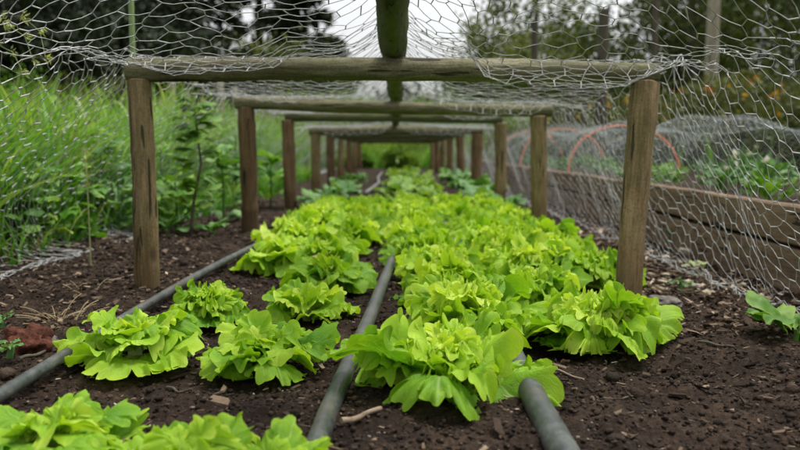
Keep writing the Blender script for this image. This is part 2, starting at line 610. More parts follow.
def ground_z(x, y):
    x = np.asarray(x, float)
    y = np.asarray(y, float)
    p = p3(x, y)
    fade = np.clip(1.2 - np.hypot(x, y) / 9, .15, 1)
    rough = .018 * fbm(p, 2.2, 2, 3) + .011 * fbm(p, 9, 2, 5) + .0100 * np.abs(fbm(p, 26, 2, 9)) + .0060 * np.abs(fbm(p, 80, 2, 12))
    return ground_base(x, y) + fade * rough - .004


gxs = axis([(-400, -30, 16), (-30, -5, 30), (-5, -1.7, 70), (-1.7, 1.7, 430), (1.7, 5, 60), (5, 30, 30), (30, 400, 16)])
gys = axis([(-60, -.5, 14), (-.5, .55, 30), (.55, 2.6, 300), (2.6, 6, 170), (6, 16, 90), (16, 60, 50), (60, 500, 22)])
GX, GY = np.meshgrid(gxs, gys, indexing='ij')
GZ = ground_z(GX, GY)
mask = np.where(GX < -1.12, 1.0, 0.0)
mask = np.clip((-GX - 1.05) / .35, 0, 1)
mask = np.maximum(mask, np.clip((GY - 13.2) / 2.5, 0, 1))
mask = np.maximum(mask, np.clip((GX - 2.2) / .4, 0, 1))
g = mesh_obj('ground', np.stack([GX, GY, GZ], -1).reshape(-1, 3), grid_faces(len(gxs), len(gys)), M['ground'], tint=mask.ravel())
tag(g, kind='structure')

# ------------------------------------------------------------------ soil crumbs and chips (nobody could count them)
def lump_cloud(n, xr, yr, smin, smax, seed, pw=3.0, flat=.7, dens=None):
    r = np.random.default_rng(seed)
    x = r.uniform(*xr, n)
    y = yr[0] + (yr[1] - yr[0]) * r.uniform(0, 1, n) ** 1.5
    if dens is not None:
        k = dens(x, y, r)
        x, y = x[k], y[k]
    n = len(x)
    s = smin + (smax - smin) * r.uniform(0, 1, n) ** pw
    # 14 vertex rounded cube-ish lump
    base = []
    for i in (-1, 1):
        for j in (-1, 1):
            for k in (-1, 1):
                base.append((i * .62, j * .62, k * .62))
    base += [(1, 0, 0), (-1, 0, 0), (0, 1, 0), (0, -1, 0), (0, 0, 1), (0, 0, -1)]
    base = np.array(base, float)
    def q(a, b, c, d):
        return (a, b, c, d)
    tris = []
    idx = {(i, j, k): 4 * i + 2 * j + k for i in (0, 1) for j in (0, 1) for k in (0, 1)}
    def face(c, ring):
        for a in range(4):
            tris.append((ring[a], ring[(a + 1) % 4], c))
    face(8, [4, 6, 7, 5]); face(9, [0, 1, 3, 2]); face(10, [2, 3, 7, 6]); face(11, [0, 4, 5, 1]); face(12, [1, 5, 7, 3]); face(13, [0, 2, 6, 4])
    tris = np.array(tris)
    V = base[None] * r.uniform(.6, 1.3, (n, 14, 1)) * r.uniform(.65, 1.3, (n, 1, 3))
    V[:, :, 2] *= flat
    a = r.uniform(0, 6.28, n)
    c, sn = np.cos(a)[:, None], np.sin(a)[:, None]
    X = V[..., 0] * c - V[..., 1] * sn
    Y = V[..., 0] * sn + V[..., 1] * c
    V = np.stack([X, Y, V[..., 2]], -1) * s[:, None, None]
    V += np.stack([x, y, ground_z(x, y) + s * .25], -1)[:, None, :]
    F = (np.arange(n) * 14)[:, None, None] + tris[None]
    t = np.repeat(np.clip(r.beta(2, 2.6, n) + (r.uniform(0, 1, n) > .985) * .5, 0, 1), 14)
    return V.reshape(-1, 3), F.reshape(-1, 3), t


geo = Geo()
for n, xr, yr, a, b, sd, pw in ((60000, (-1.25, 1.05), (.7, 2.5), .0009, .0048, 1, 2.6), (12000, (-1.3, 1.05), (2.0, 5.0), .003, .009, 2, 2.0),
                                (700, (-1.2, 1.02), (.75, 4.5), .005, .016, 3, 3.0)):
    v, f, t = lump_cloud(n, xr, yr, a, b, sd, pw)
    geo.add(v, f, None, t)
tag(geo.obj('soil_crumbs', M['crumb'], smooth=True), 'dark brown soil crumbs and small clods over the bed', 'soil', kind='stuff')


def chips(n, xr, yr, lmin, lmax, seed, tbias=0.4, dens=None):
    r = np.random.default_rng(seed)
    x = r.uniform(*xr, n)
    y = yr[0] + (yr[1] - yr[0]) * r.uniform(0, 1, n) ** 1.4
    if dens is not None:
        k = dens(x, y, r)
        x, y = x[k], y[k]
    n = len(x)
    l = lmin + (lmax - lmin) * r.uniform(0, 1, n) ** 2.2
    w = l * r.uniform(.12, .5, n)
    h = np.minimum(w * .4, .004)
    base = np.array([(-1, -.7, 0), (-.6, 1, 0), (.7, .9, 0), (1, -.5, 0)], float)
    V = np.concatenate([base, base + (0, 0, 1)], 0)[None] * r.uniform(.7, 1.2, (n, 8, 1))
    V = V * np.stack([l / 2, w / 2, h], -1)[:, None, :]
    V[:, :, 2] += V[:, :, 0] * r.uniform(-.35, .35, n)[:, None] + V[:, :, 1] * r.uniform(-.6, .6, n)[:, None]
    a = r.uniform(0, 6.28, n)
    c, s = np.cos(a)[:, None], np.sin(a)[:, None]
    V = np.stack([V[..., 0] * c - V[..., 1] * s, V[..., 0] * s + V[..., 1] * c, V[..., 2]], -1)
    V += np.stack([x, y, ground_z(x, y) + .003], -1)[:, None, :]
    fq = np.array([(3, 2, 1, 0), (4, 5, 6, 7), (0, 1, 5, 4), (1, 2, 6, 5), (2, 3, 7, 6), (3, 0, 4, 7)])
    F = (np.arange(n) * 8)[:, None, None] + fq[None]
    t = np.clip(r.beta(1.6, 2.4, n) + tbias - .35, 0, 1)
    return V.reshape(-1, 3), F.reshape(-1, 4), np.repeat(t, 8)


geo = Geo()
for args in ((5200, (-1.25, 1.0), (.75, 3.2), .003, .018, 21, .34), (320, (-1.15, 1.0), (.8, 3.0), .014, .040, 22, .14), (500, (-1.2, 1.0), (.8, 3.2), .004, .012, 26, .85),
             (2600, (.45, 1.02), (1.5, 4.2), .006, .035, 23, .40), (2600, (-1.2, -.5), (1.4, 4.0), .004, .03, 24, .45)):
    v, f, t = chips(*args)
    geo.add(v, f, None, t)
v, f, t = chips(2600, (.50, 1.0), (1.95, 3.4), .006, .034, 25, .72)
geo.add(v, f, None, t)
tag(geo.obj('wood_chips', M['chip'], smooth=False), 'brown and straw coloured bark chips strewn on the soil', 'mulch', kind='stuff')

# ------------------------------------------------------------------ wooden frames
DEPTH = [1.89, 3.186, 4.446, 5.80, 7.18, 8.57, 9.95, 11.3, 12.9]


def log_part(name, A, B, r0, r1, mat, parent, seed, bend=0.01, rough=.06, flute=0.0, sides=28, rings=40):
    """a rough round pole along local z, placed from A to B"""
    A, B = Vector(A), Vector(B)
    Ln = (B - A).length
    geo = Geo()
    s = np.linspace(0, 1, rings)
    ph = seed * 1.7
    pts = np.stack([bend * np.sin(np.pi * s + .2) * math.cos(ph) + .3 * bend * np.sin(5 * s + ph), bend * np.sin(np.pi * s) * math.sin(ph), s * Ln], -1)
    rad = r0 + (r1 - r0) * s
    rad = rad * (1 + .03 * np.sin(9 * s + ph) + .02 * np.sin(21 * s + 2 * ph))
    for c in np.random.default_rng(seed).uniform(.1, .9, 3):
        rad = rad * (1 + .06 * np.exp(-((s - c) / .018) ** 2))
    ang = np.linspace(0, 2 * np.pi, sides, endpoint=False)
    ring = np.stack([np.cos(ang), np.sin(ang), np.zeros(sides)], -1)
    P = pts[:, None] + ring[None] * rad[:, None, None]
    q = P.copy()
    q[..., 2] *= .18
    nn = fbm(q.reshape(-1, 3), 38, 3, seed).reshape(rings, sides)
    k = 1 + rough * nn
    if flute:
        k = k - flute * np.clip(np.cos(ang * 3 + ph + .8 * np.sin(2 * s[:, None])), .55, 1)[:, :] + flute * .55
    P = pts[:, None] + ring[None] * (rad[:, None] * k)[..., None]
    geo.add(P, grid_faces(rings, sides, True))
    for e, sg in ((0, -1), (rings - 1, 1)):
        rr = P[e]
        c = rr.mean(0)
        inner = c + (rr - c) * .86
        inner[:, 2] += sg * .003
        idx = np.arange(sides)
        V = np.concatenate([rr, inner, [c + (0, 0, sg * .003)]])
        f4 = np.stack([idx, (idx + 1) % sides, (idx + 1) % sides + sides, idx + sides], -1)
        f3 = np.stack([idx + sides, (idx + 1) % sides + sides, np.full(sides, 2 * sides)], -1)
        if sg < 0:
            f4, f3 = f4[:, ::-1], f3[:, ::-1]
        base = geo.n
        geo.add(V, f4)
        geo.f[3].append(f3 + base)
    o = geo.obj(name, mat, parent)
    loc = A if parent is None else A - parent.location
    o.location = loc
    o.rotation_euler = (B - A).to_track_quat('Z', 'Y').to_euler()
    return o


# per frame: left post x, right post x, log left end (x,z), log right end (x,z), radii, materials
F_SPEC = [
    (-.613, -.613, .542, .597, (-.640, .546), (.626, .538), .0285, .0315, .0275, 'post', 'post', 'log'),
    (-.600, -.608, .592, .580, (-.648, .545), (.632, .510), .035, .033, .026, 'post_brown', 'post', 'log'),
    (-.600, -.612, .590, .595, (-.625, .538), (.600, .522), .036, .034, .026, 'post_brown', 'post', 'log_green'),
    (-.600, -.595, .600, .604, (-.64, .488), (.64, .490), .036, .040, .034, 'post', 'post_brown', 'log'),
    (-.600, -.605, .590, .590, (-.63, .482), (.62, .486), .038, .036, .030, 'post_brown', 'post_brown', 'log_green'),
    (-.610, -.600, .600, .590, (-.63, .478), (.63, .474), .036, .036, .032, 'post', 'post_brown', 'log'),
    (-.595, -.600, .590, .600, (-.63, .470), (.62, .470), .038, .036, .032, 'post_brown', 'post', 'log'),
    (-.600, -.590, .600, .590, (-.63, .466), (.62, .462), .036, .036, .032, 'post', 'post_brown', 'log'),
    (-.600, -.600, .590, .600, (-.63, .462), (.62, .460), .036, .036, .032, 'post_brown', 'post', 'log'),
]
F_LABEL = [
    'nearest wooden frame, tan posts with a weathered log across the top',
    'second wooden frame from the front, its log sloping down to the right',
    'third wooden frame back, with thin dark crossbar and brown left post',
    'fourth wooden frame back, netting hanging over its pale thick crossbar',
    'fifth wooden frame back, just behind the one with the pale crossbar',
    'sixth wooden frame back, deep in the blurred tunnel',
    'seventh wooden frame back, tiny and blurred in the tunnel',
    'eighth wooden frame back, next to last in the tunnel',
    'farthest wooden frame at the very end of the tunnel',
]
for i, (xl0, xl1, xr0, xr1, la, lb, rl, rr_, rc, ml, mr, mc) in enumerate(F_SPEC):
    Y = DEPTH[i]
    e = empty('wooden_frame', (0, Y, 0))
    tag(e, F_LABEL[i], 'wooden frame', 'log frames of the netting tunnel')
    zl = la[1] - rc * .9
    zr = lb[1] - rc * .9
    yl, yr = (Y + .005, Y - .11) if i == 0 else (Y, Y)
    log_part('post', (xl0, yl, -.12), (xl1, Y, zl), rl * 1.04, rl * .98, M[ml], e, 3 + i * 5, .004, .05)
    log_part('post', (xr0, yr, -.12), (xr1, Y, zr), rr_ * .93, rr_ * 1.05, M[mr], e, 4 + i * 5, .006, .06, flute=.16 if i == 0 else .05)
    log_part('crossbar', (la[0], Y, la[1]), (lb[0], Y, lb[1]), rc * 1.05, rc * .92, M[mc], e, 5 + i * 5, .006, .06, rings=60)

ztop = [max(s[4][1], s[5][1]) + s[8] for s in F_SPEC]
rz = lambda Y: float(np.interp(Y, DEPTH, [.5 * (s[4][1] + s[5][1]) + s[8] for s in F_SPEC]))
o = log_part('ridge_pole', (-.006, .2, rz(1.89) + .040), (-.006, 2.9, rz(2.9) + .034), .033, .029, M['log_green'], None, 71, .006, .10, rings=80)
tag(o, 'thick mossy green ridge pole overhead, running towards the second frame', 'pole', 'ridge poles along the tunnel')
o = log_part('ridge_pole', (-.004, 2.93, rz(2.93) + .032), (-.002, 6.1, rz(6.1) + .028), .031, .027, M['log_green'], None, 72, .006, .09, rings=60)
tag(o, 'middle ridge pole lying on the second to fourth frames', 'pole', 'ridge poles along the tunnel')
o = log_part('ridge_pole', (-.004, 6.13, rz(6.13) + .030), (0, 13.0, rz(13.0) + .030), .029, .026, M['log_green'], None, 73, .006, .09, rings=60)
tag(o, 'farthest ridge pole over the back half of the tunnel', 'pole', 'ridge poles along the tunnel')

# ------------------------------------------------------------------ the chicken wire over the tunnel
def sm(x, a, b):
    t = np.clip((x - a) / (b - a), 0, 1)
    return t * t * (3 - 2 * t)


ZL = [s[4][1] + s[8] + .006 for s in F_SPEC]
ZR = [s[5][1] + s[8] + .006 for s in F_SPEC]
LPX = [(0, -.66), (.10, -.70), (.35, -.90), (.60, -1.08), (.78, -1.12), (.88, -1.07), (1.0, -.99)]
LPZ = [(0, 1.0), (.10, .90), (.35, .66), (.60, .36), (.78, .11), (.88, .045), (1.0, .035)]
RPX = [(0, .66), (.12, .69), (.35, .745), (.65, .80), (.85, .84), (.95, .84), (1.0, .82)]
RPZ = [(0, 1.0), (.12, .86), (.35, .60), (.65, .28), (.85, .06), (.95, .035), (1.0, .03)]
_smooth = lambda tab, t: (np.interp(t, *zip(*tab)) + np.interp(t - .04, *zip(*tab)) + np.interp(t + .04, *zip(*tab))) / 3
ALW, ARW = .86, .66          # rest widths of the skirts


def compress(a, c, w, k):
    """shrinks lengths by k within w of c (bunching), monotone"""
    return a - k * w * np.tanh((a - c) / w)


def net_surface(a, y):
    """rest coordinates (across, along) -> 3D points of the draped wire"""
    P0 = p3(a, y)
    y = y + .07 * noise3(P0, 2.3, 31) + .030 * noise3(P0, 7, 32)
    a = a + .04 * noise3(P0, 2.0, 33) + .024 * noise3(P0, 6, 34)
    for d in DEPTH[:4]:
        y = compress(y, d - .04, .10, .45)
    a = compress(a, -.66, .07, .6)
    a = compress(a, .66, .07, .6)
    y = compress(y, 1.80, .09, .5)
    a = np.where(y < 1.95, compress(a, .16, .07, .55), a)
    tl = np.clip((-a - .66) / ALW, 0, 1.05)
    tr = np.clip((a - .66) / ARW, 0, 1.05)
    # roof
    X = np.clip(a, -.66, .66)
    zl = np.interp(y, DEPTH, ZL)
    zr = np.interp(y, DEPTH, ZR)
    u = (X + .66) / 1.32
    z = zl * (1 - u) + zr * u
    bay = np.zeros_like(y)
    for d0, d1 in zip(DEPTH[:-1], DEPTH[1:]):
        k = (y > d0) & (y <= d1)
        bay = np.where(k, np.sin(np.pi * (y - d0) / (d1 - d0)), bay)
    side = 1 - np.exp(-(X / .12) ** 2)
    near = sm(y, 1.89, 1.80)
    z = z - side * bay * (.035 + .02 * noise3(P0, 1.5, 35))
    ridge = np.exp(-(X / .075) ** 2) * .062 + np.exp(-(np.abs(X) / .22) ** 1.5) * .012
    z = z + ridge
    # near bay: the wire sags in a pocket in front of the first crossbar, more on the right
    xb = np.interp(y, [.9, 1.15, 1.5, 1.85], [.02, .045, .10, .17])
    pr = sm(X, xb, xb + .06) * sm(X, .66, .50)
    pl = sm(X, -.22, -.32) * sm(X, -.66, -.52) * .62
    prof = np.interp(y, [0.2, .9, 1.25, 1.6, 1.78, 1.835, 1.875, 1.90], [-.05, -.03, .0, .040, .066, .070, .02, 0.0])
    z = z - prof * (pr + pl)
    z = z + sm(y, 1.85, .8) * .13 * sm(.66 - np.abs(X), 0, .25)
    for d, am, x_lo, x_hi in ((3.186, .050, .12, .62), (3.186, .030, -.62, -.35), (5.80, .075, -.60, .60), (4.446, .035, .2, .6)):
        w_ = sm(X, x_lo, x_lo + .12) * sm(-X, -x_hi - .04, -x_hi + .10)
        z = z - am * w_ * np.exp(-((y - (d - .065)) / .038) ** 2)
    # crease droops in front of frame 1
    droop = np.interp(y, [.4, 1.0, 1.35, 1.8, 1.9], [.10, .075, .055, .012, 0]) * sm(np.abs(X), .35, .66)
    z = z - droop
    zc = np.where(a < 0, z, z)
    # skirts
    L = a < -.66
    Rr = a > .66
    xl = _smooth(LPX, tl)
    zl2 = z * _smooth(LPZ, tl)
    xr = _smooth(RPX, tr)
    zr2 = z * _smooth(RPZ, tr)
    Xo = np.where(L, xl, np.where(Rr, xr, X))
    Zo = np.where(L, zl2, np.where(Rr, zr2, z))
    # between frames the skirts swing in and out
    sw = .05 * noise3(p3(y * 1.1, 0 * a), 1.0, 36) + .035 * noise3(P0, 3.2, 37)
    t = np.maximum(tl, tr)
    Xo = Xo + np.where(L, -1, np.where(Rr, 1, 0)) * sw * np.sin(np.pi * np.clip(t, 0, 1))
    y = y + np.where(L, .62 * tl, 0) + np.where(Rr, -.10 * tr, 0)
    # crumple
    crease = np.exp(-((np.abs(a) - .66) / .05) ** 2)
    amp = .006 + .020 * crease + .010 * sm(t, .75, 1.0)
    Xo = Xo + amp * noise3(P0, 11, 41) + .006 * noise3(P0, 28, 44) * (crease + .3)
    Zo = Zo + (amp * .8) * noise3(P0, 11, 42) + .008 * noise3(P0, 28, 45) * (crease + .25)
    y = y + amp * 1.5 * noise3(P0, 11, 43)
    Zo = np.maximum(Zo, ground_base(Xo, y) + .012)
    # the wire lies over the crossbars, never through them
    for d, s in zip(DEPTH, F_SPEC):
        k = (np.abs(y - d) < s[8] + .003) & (np.abs(a) < .66)
        zz = s[4][1] + (s[5][1] - s[4][1]) * (Xo - s[4][0]) / (s[5][0] - s[4][0]) + np.sqrt(np.maximum((s[8] + .004) ** 2 - (y - d) ** 2, 0))
        Zo = np.where(k, np.maximum(Zo, zz), Zo)
    k = np.abs(Xo + .006) < .036
    rzz = np.interp(y, [.2, 1.89, 3, 6, 11.4], [rz(1.89) + .040, rz(1.89) + .040, rz(3) + .033, rz(6) + .029, rz(11.3) + .030])
    Zo = np.where(k & (np.abs(a) < .6), np.maximum(Zo, rzz + np.sqrt(np.maximum(.036 ** 2 - (Xo + .006) ** 2, 0))), Zo)
    return np.stack([Xo, y, Zo], -1)


def hex_net(a0, a1, y0, y1, cell, surf, r_thin, r_twist, name, mat, jitter=.003, seed=5, parent=None, selvage=True, keep=None):
    """hexagonal wire: twists run along y; cell = width across the flats"""
    w = cell                       # pitch across
    hz = cell * .30                # rise of a slanted side
    tw = cell * .42                # length of a twist
    py = 2 * (hz + tw)             # period along y
    na = int((a1 - a0) / w)
    ny = int((y1 - y0) / (py / 2))
    r = np.random.default_rng(seed)
    # row r: twists at y = y0 + r*(hz+tw), offset by half a cell on odd rows
    I, J = np.meshgrid(np.arange(na), np.arange(ny), indexing='ij')
    A = a0 + (I + .5 * (J % 2)) * w
    Yb = y0 + J * (hz + tw)
    bot = np.stack([A, Yb], -1) + r.normal(0, jitter, A.shape + (2,))
    top = np.stack([A, Yb + tw], -1) + r.normal(0, jitter, A.shape + (2,))
    nB = np.arange(na * ny).reshape(na, ny)
    P = np.concatenate([bot.reshape(-1, 2), top.reshape(-1, 2)])
    V = surf(P[:, 0], P[:, 1])
    V = V + r.normal(0, .0012, V.shape)
    off = na * ny
    E1 = np.stack([nB.ravel(), nB.ravel() + off], -1)
    e2 = []
    for i_shift_even, i_shift_odd in (((0, -1), (0, 1)),):
        for j in range(ny - 1):
            if j % 2 == 0:      # next row is shifted by +half: neighbours i and i-1
                e2.append(np.stack([nB[:, j] + off, nB[:, j + 1]], -1))
                e2.append(np.stack([nB[1:, j] + off, nB[:-1, j + 1]], -1))
            else:               # next row not shifted: neighbours i and i+1
                e2.append(np.stack([nB[:, j] + off, nB[:, j + 1]], -1))
                e2.append(np.stack([nB[:-1, j] + off, nB[1:, j + 1]], -1))
    E2 = np.concatenate(e2)
    if keep is not None:
        kv = keep(V)
        E1 = E1[kv[E1].all(1)]
        E2 = E2[kv[E2].all(1)]
    geo = Geo()
    segs(geo, V[E1[:, 0]], V[E1[:, 1]], r_twist, 4)
    # slanted wires bow a little between the twists
    mid = (V[E2[:, 0]] + V[E2[:, 1]]) / 2 + r.normal(0, cell * .02, (len(E2), 3))
    segs(geo, V[E2[:, 0]], mid, r_thin, 3)
    segs(geo, mid, V[E2[:, 1]], r_thin, 3)
    if selvage:
        for aa in (a0, a1):
            yy = np.arange(y0, y1, .03)
            S = surf(np.full_like(yy, aa), yy)
            for k in range(3):
                S2 = S + r.normal(0, .006, S.shape)
                segs(geo, S2[:-1], S2[1:], r_twist * .9, 4)
    return geo.obj(name, mat, parent)


net = hex_net(-.66 - ALW - .10, .66 + ARW + .10, -.0, 12.8, .058, net_surface, .00088, .00130, 'chicken_wire', M['wire'])
tag(net, 'galvanised hexagonal chicken wire draped over the log frames down to the soil', 'chicken wire')

# ------------------------------------------------------------------ irrigation hoses
def hose(xs, ys, r, label, seed):
    n = 160
    Y = np.linspace(ys[0], ys[-1], n)
    X = np.interp(Y, ys, xs)
    k = np.ones(9) / 9
    X = np.convolve(np.pad(X, 4, mode='edge'), k, 'valid') + .004 * np.sin(Y * 2.3 + seed)
    Z = ground_base(X, Y) + r * .9 + .010 + .004 * np.sin(Y * 3.1 + seed)
    geo = Geo()
    tube(geo, np.stack([X, Y, Z], -1), r, 20, rough=.012, seed=seed)
    o = geo.obj('irrigation_hose', M['hose'])
    tag(o, label, 'hose', 'grey irrigation hoses along the bed')
    return o


hose([-.53, -.53, -.52, -.485, -.45, -.44], [.4, 1.23, 1.65, 2.45, 3.4, 9], .0096, 'thin grey hose on bare soil left of all the lettuces', 1)
hose([-.098, -.088, -.05, -.012, .0, .0], [.4, .93, 1.5, 2.4, 3.4, 5], .0134, 'pale grey hose running up the middle of the bed', 2)
hose([.195, .19, .192, .20, .22, .22], [.4, 1.0, 1.5, 2.4, 3.4, 5], .0176, 'thick grey hose disappearing under the right-hand lettuces', 3)

# far hose that curves out of the crop at the end of the bed
geo = Geo()
cp = [at(365, 198, 5.7), at(372, 190, 6.4), at(379, 180, 7.4), at(378, 170, 8.8), at(382, 164, 10.5)]
cp = np.array([(c.x, c.y, .03) for c in cp])
ti = np.linspace(0, 4, 50)
cp = np.stack([np.interp(ti, range(5), cp[:, k]) for k in range(3)], -1)
tube(geo, cp, .014, 10)
tag(geo.obj('irrigation_hose', simple_mat('pale_pipe', (.16, .16, .14), (.26, .26, .24), 20)), 'pale pipe curving along the far path beyond the lettuces', 'hose', 'grey irrigation hoses along the bed')

# ------------------------------------------------------------------ lettuces
def blade(geo, L, W, elev, arch, az, base, ruffle, k, tint, r, nth=44, nr=6, lobes=.10, cup=0.0, twist=0.0, narrow=.16, roll=0.0):
    """one leaf: a ruffled disc bent along its midrib"""
    th = np.linspace(0, 2 * np.pi, nth, endpoint=False)
    rho = np.linspace(0, 1, nr + 1)[1:] ** .70
    ph = r.uniform(0, 6.28, 10)
    m = k * .5
    # uneven, rounded lobes parted by notches
    tw_ = th + .20 * np.sin(2 * th + ph[0]) + .09 * np.sin(5 * th + ph[1])
    lob1 = (np.sin(m * tw_ + ph[2]) ** 2 + .015) ** .30
    lob2 = (np.sin(2.7 * m * tw_ + ph[3]) ** 2 + .03) ** .35
    Rt = 1 + lobes * (1.5 * (lob1 - .72) * (1 + .6 * np.sin(3 * th + ph[4])) + 1.0 * (lob2 - .7) + .5 * np.sin(2 * th + ph[5]))
    TH, RH = np.meshgrid(th, rho, indexing='ij')
    TW = np.broadcast_to(tw_[:, None], TH.shape)
    RR = RH * (1 + (Rt[:, None] - 1) * RH ** 1.5)
    pc = .55
    p = pc + .47 * RR * np.cos(TH)
    # squarer than an ellipse: a broad blunt tip
    q = RR * np.sin(TH) * (1 + .22 * np.maximum(np.cos(TH), 0))
    shape = narrow + (1 - narrow) * sm(p, .02, .60)
    q = q * shape
    env = np.clip((p - .15) * 2.0, .0, 1)
    A = 1.0 * ruffle * RH ** 3.0 * env
    wob = 1 + .6 * np.sin(2 * TH + ph[8])
    n = A * wob * np.sin(2 * m * TW + 2 * ph[2] + 1.57)
    n = n + A * .42 * np.sin(4.2 * m * TW + ph[9])
    n = n + ruffle * .9 * RH ** 1.5 * env * (np.sin(2 * TH + ph[6]) + .8 * np.sin(3 * TH + ph[7]))
    sw_ = A * .5 * np.cos(2 * m * TW + 2 * ph[2] + 1.57)
    p = p - (sw_ / L) * np.sin(TH)
    q = q + (sw_ / W) * np.cos(TH)
    # margins roll down or up
    n = n - roll * L * np.clip(RH - .5, 0, 1) ** 2 * env
    q = q * (1 - .25 * abs(roll) * np.clip(RH - .6, 0, 1))
    n = n - cup * W * q ** 2 * 1.6
    # centre
    P = np.concatenate([[pc], p.ravel()])
    Q = np.concatenate([[0.0], q.ravel()])
    Nn = np.concatenate([[0.0], n.ravel()])
    nz = noise3(np.stack([P * L * 1, Q * W, np.full_like(P, ph[7])], -1), 75, 3)
    nz3 = noise3(np.stack([P * L * 1, Q * W, np.full_like(P, ph[5])], -1), 38, 7)
    Nn = Nn + nz3 * .0065 * min(1, L / .1) * np.clip(P * 2 - .2, 0, 1)
    nz2 = noise3(np.stack([P * L * 1, Q * W, np.full_like(P, ph[6])], -1), 210, 4)
    Nn = Nn + (nz * .0032 + nz2 * .0011) * np.minimum(1, L / .1)
    # the midrib is a little channel
    Nn = Nn - .05 * W * np.exp(-(Q / .14) ** 2)
    # bend along the midrib
    s = np.linspace(0, 1.15, 47)
    phi = elev - arch * s ** 1.4
    dr, dz = np.cos(phi), np.sin(phi)
    cr = np.concatenate([[0], np.cumsum((dr[1:] + dr[:-1]) / 2 * (s[1] - s[0]))]) * L
    cz = np.concatenate([[0], np.cumsum((dz[1:] + dz[:-1]) / 2 * (s[1] - s[0]))]) * L
    P_ = np.clip(P, 0, 1.15)
    rr_ = np.interp(P_, s, cr)
    zz = np.interp(P_, s, cz)
    ff = np.interp(P_, s, phi)
    tw = twist * P_
    lat = Q * W * np.cos(tw)
    nn = Nn + Q * W * np.sin(tw)
    rad = rr_ - nn * np.sin(ff)
    z = zz + nn * np.cos(ff)
    ca, sa = math.cos(az), math.sin(az)
    X = base[0] + rad * ca - lat * sa
    Y = base[1] + rad * sa + lat * ca
    Z = base[2] + z
    Z = np.where(Z < .004, .004 + (.004 - Z) * .12, Z)
    V = np.stack([X, Y, Z], -1)
    uv = np.stack([Q, P], -1)
    i = np.arange(nth)
    tri = np.stack([np.zeros(nth, int), 1 + i * nr, 1 + ((i + 1) % nth) * nr], -1)
    f = []
    for j in range(nr - 1):
        a = 1 + i * nr + j
        b = 1 + ((i + 1) % nth) * nr + j
        f.append(np.stack([a, a + 1, b + 1, b], -1))
    n0 = geo.n
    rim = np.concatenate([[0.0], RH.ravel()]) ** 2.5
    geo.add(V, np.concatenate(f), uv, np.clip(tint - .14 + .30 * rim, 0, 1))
    geo.f[3].append(tri + n0)


def lettuce_mesh(seed, style='broad', size=1.0, nth=44, nr=6):
    r = np.random.default_rng(seed)
    g = Geo()
    # rings: count, length, half width, rise, outward bend, ruffle, lobes
    if style == 'broad':        # fewer, wide, softly waved leaves
        sets = [(7, .130, .054, 22, 42, .0080, 9), (7, .112, .050, 40, 62, .0080, 9), (7, .092, .040, 60, 66, .0075, 9), (9, .062, .025, 72, 58, .0065, 8)]
        lob = .20
    elif style == 'frill':      # many frilly leaves
        sets = [(7, .126, .050, 18, 40, .0090, 11), (9, .106, .042, 34, 60, .0100, 11), (12, .088, .032, 48, 66, .0095, 11), (13, .070, .026, 62, 70, .0085, 10), (9, .056, .022, 76, 55, .007, 9)]
        lob = .33
    else:                       # young
        sets = [(6, .10, .042, 22, 45, .007, 7), (7, .09, .036, 50, 42, .007, 7), (7, .065, .026, 74, 30, .006, 6)]
        lob = .14
    for si, (n, L, W, el, ar, ru, k) in enumerate(sets):
        for j in range(n):
            az = 2 * math.pi * (j + r.uniform(-.4, .4)) / n + si * .7
            l = L * r.uniform(.78, 1.16) * size
            w = W * r.uniform(.85, 1.25) * size
            e = R(el + r.uniform(-16, 20))
            a = R(ar + r.uniform(-35, 35))
            b = (.012 * math.cos(az) * (1 - si * .25), .012 * math.sin(az) * (1 - si * .25), .010 + .006 * si)
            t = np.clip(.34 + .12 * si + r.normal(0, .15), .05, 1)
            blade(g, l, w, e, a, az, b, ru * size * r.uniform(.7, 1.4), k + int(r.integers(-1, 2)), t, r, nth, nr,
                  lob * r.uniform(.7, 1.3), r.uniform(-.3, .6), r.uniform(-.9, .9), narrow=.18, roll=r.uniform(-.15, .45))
    return g


def stem_part(parent, h=.03, r0=.012):
    g = Geo()
    tube(g, [(0, 0, -.01), (.001, 0, h * .5), (0, .001, h)], [r0 * 1.1, r0, r0 * .8], 10)
    return g.obj('stem', M['lettuce_stem'], parent)


variants = {}


def variant(key, *args, **kw):
    if key not in variants:
        g = lettuce_mesh(*args, **kw)
        o = g.obj('lettuce', M['lettuce'])
        s = stem_part(o)
        variants[key] = (o, s)
        return o, True
    return variants[key][0], False


GROUP_L = 'lettuces growing in the bed'


def place_lettuce(key, mkargs, mkkw, x, y, rzv, sc, label, tilt=(0, 0), flat=1.0):
    o, fresh = variant(key, *mkargs, **mkkw)
    if not fresh:
        src, st = variants[key]
        o = src.copy()
        COL.objects.link(o)
        s2 = st.copy()
        COL.objects.link(s2)
        s2.parent = o
    o.location = (x, y, float(ground_base(x, y)) + .004)
    o.rotation_euler = (tilt[0], tilt[1], rzv)
    o.scale = (sc, sc, sc * flat)
    tag(o, label, 'lettuce', GROUP_L)
    return o


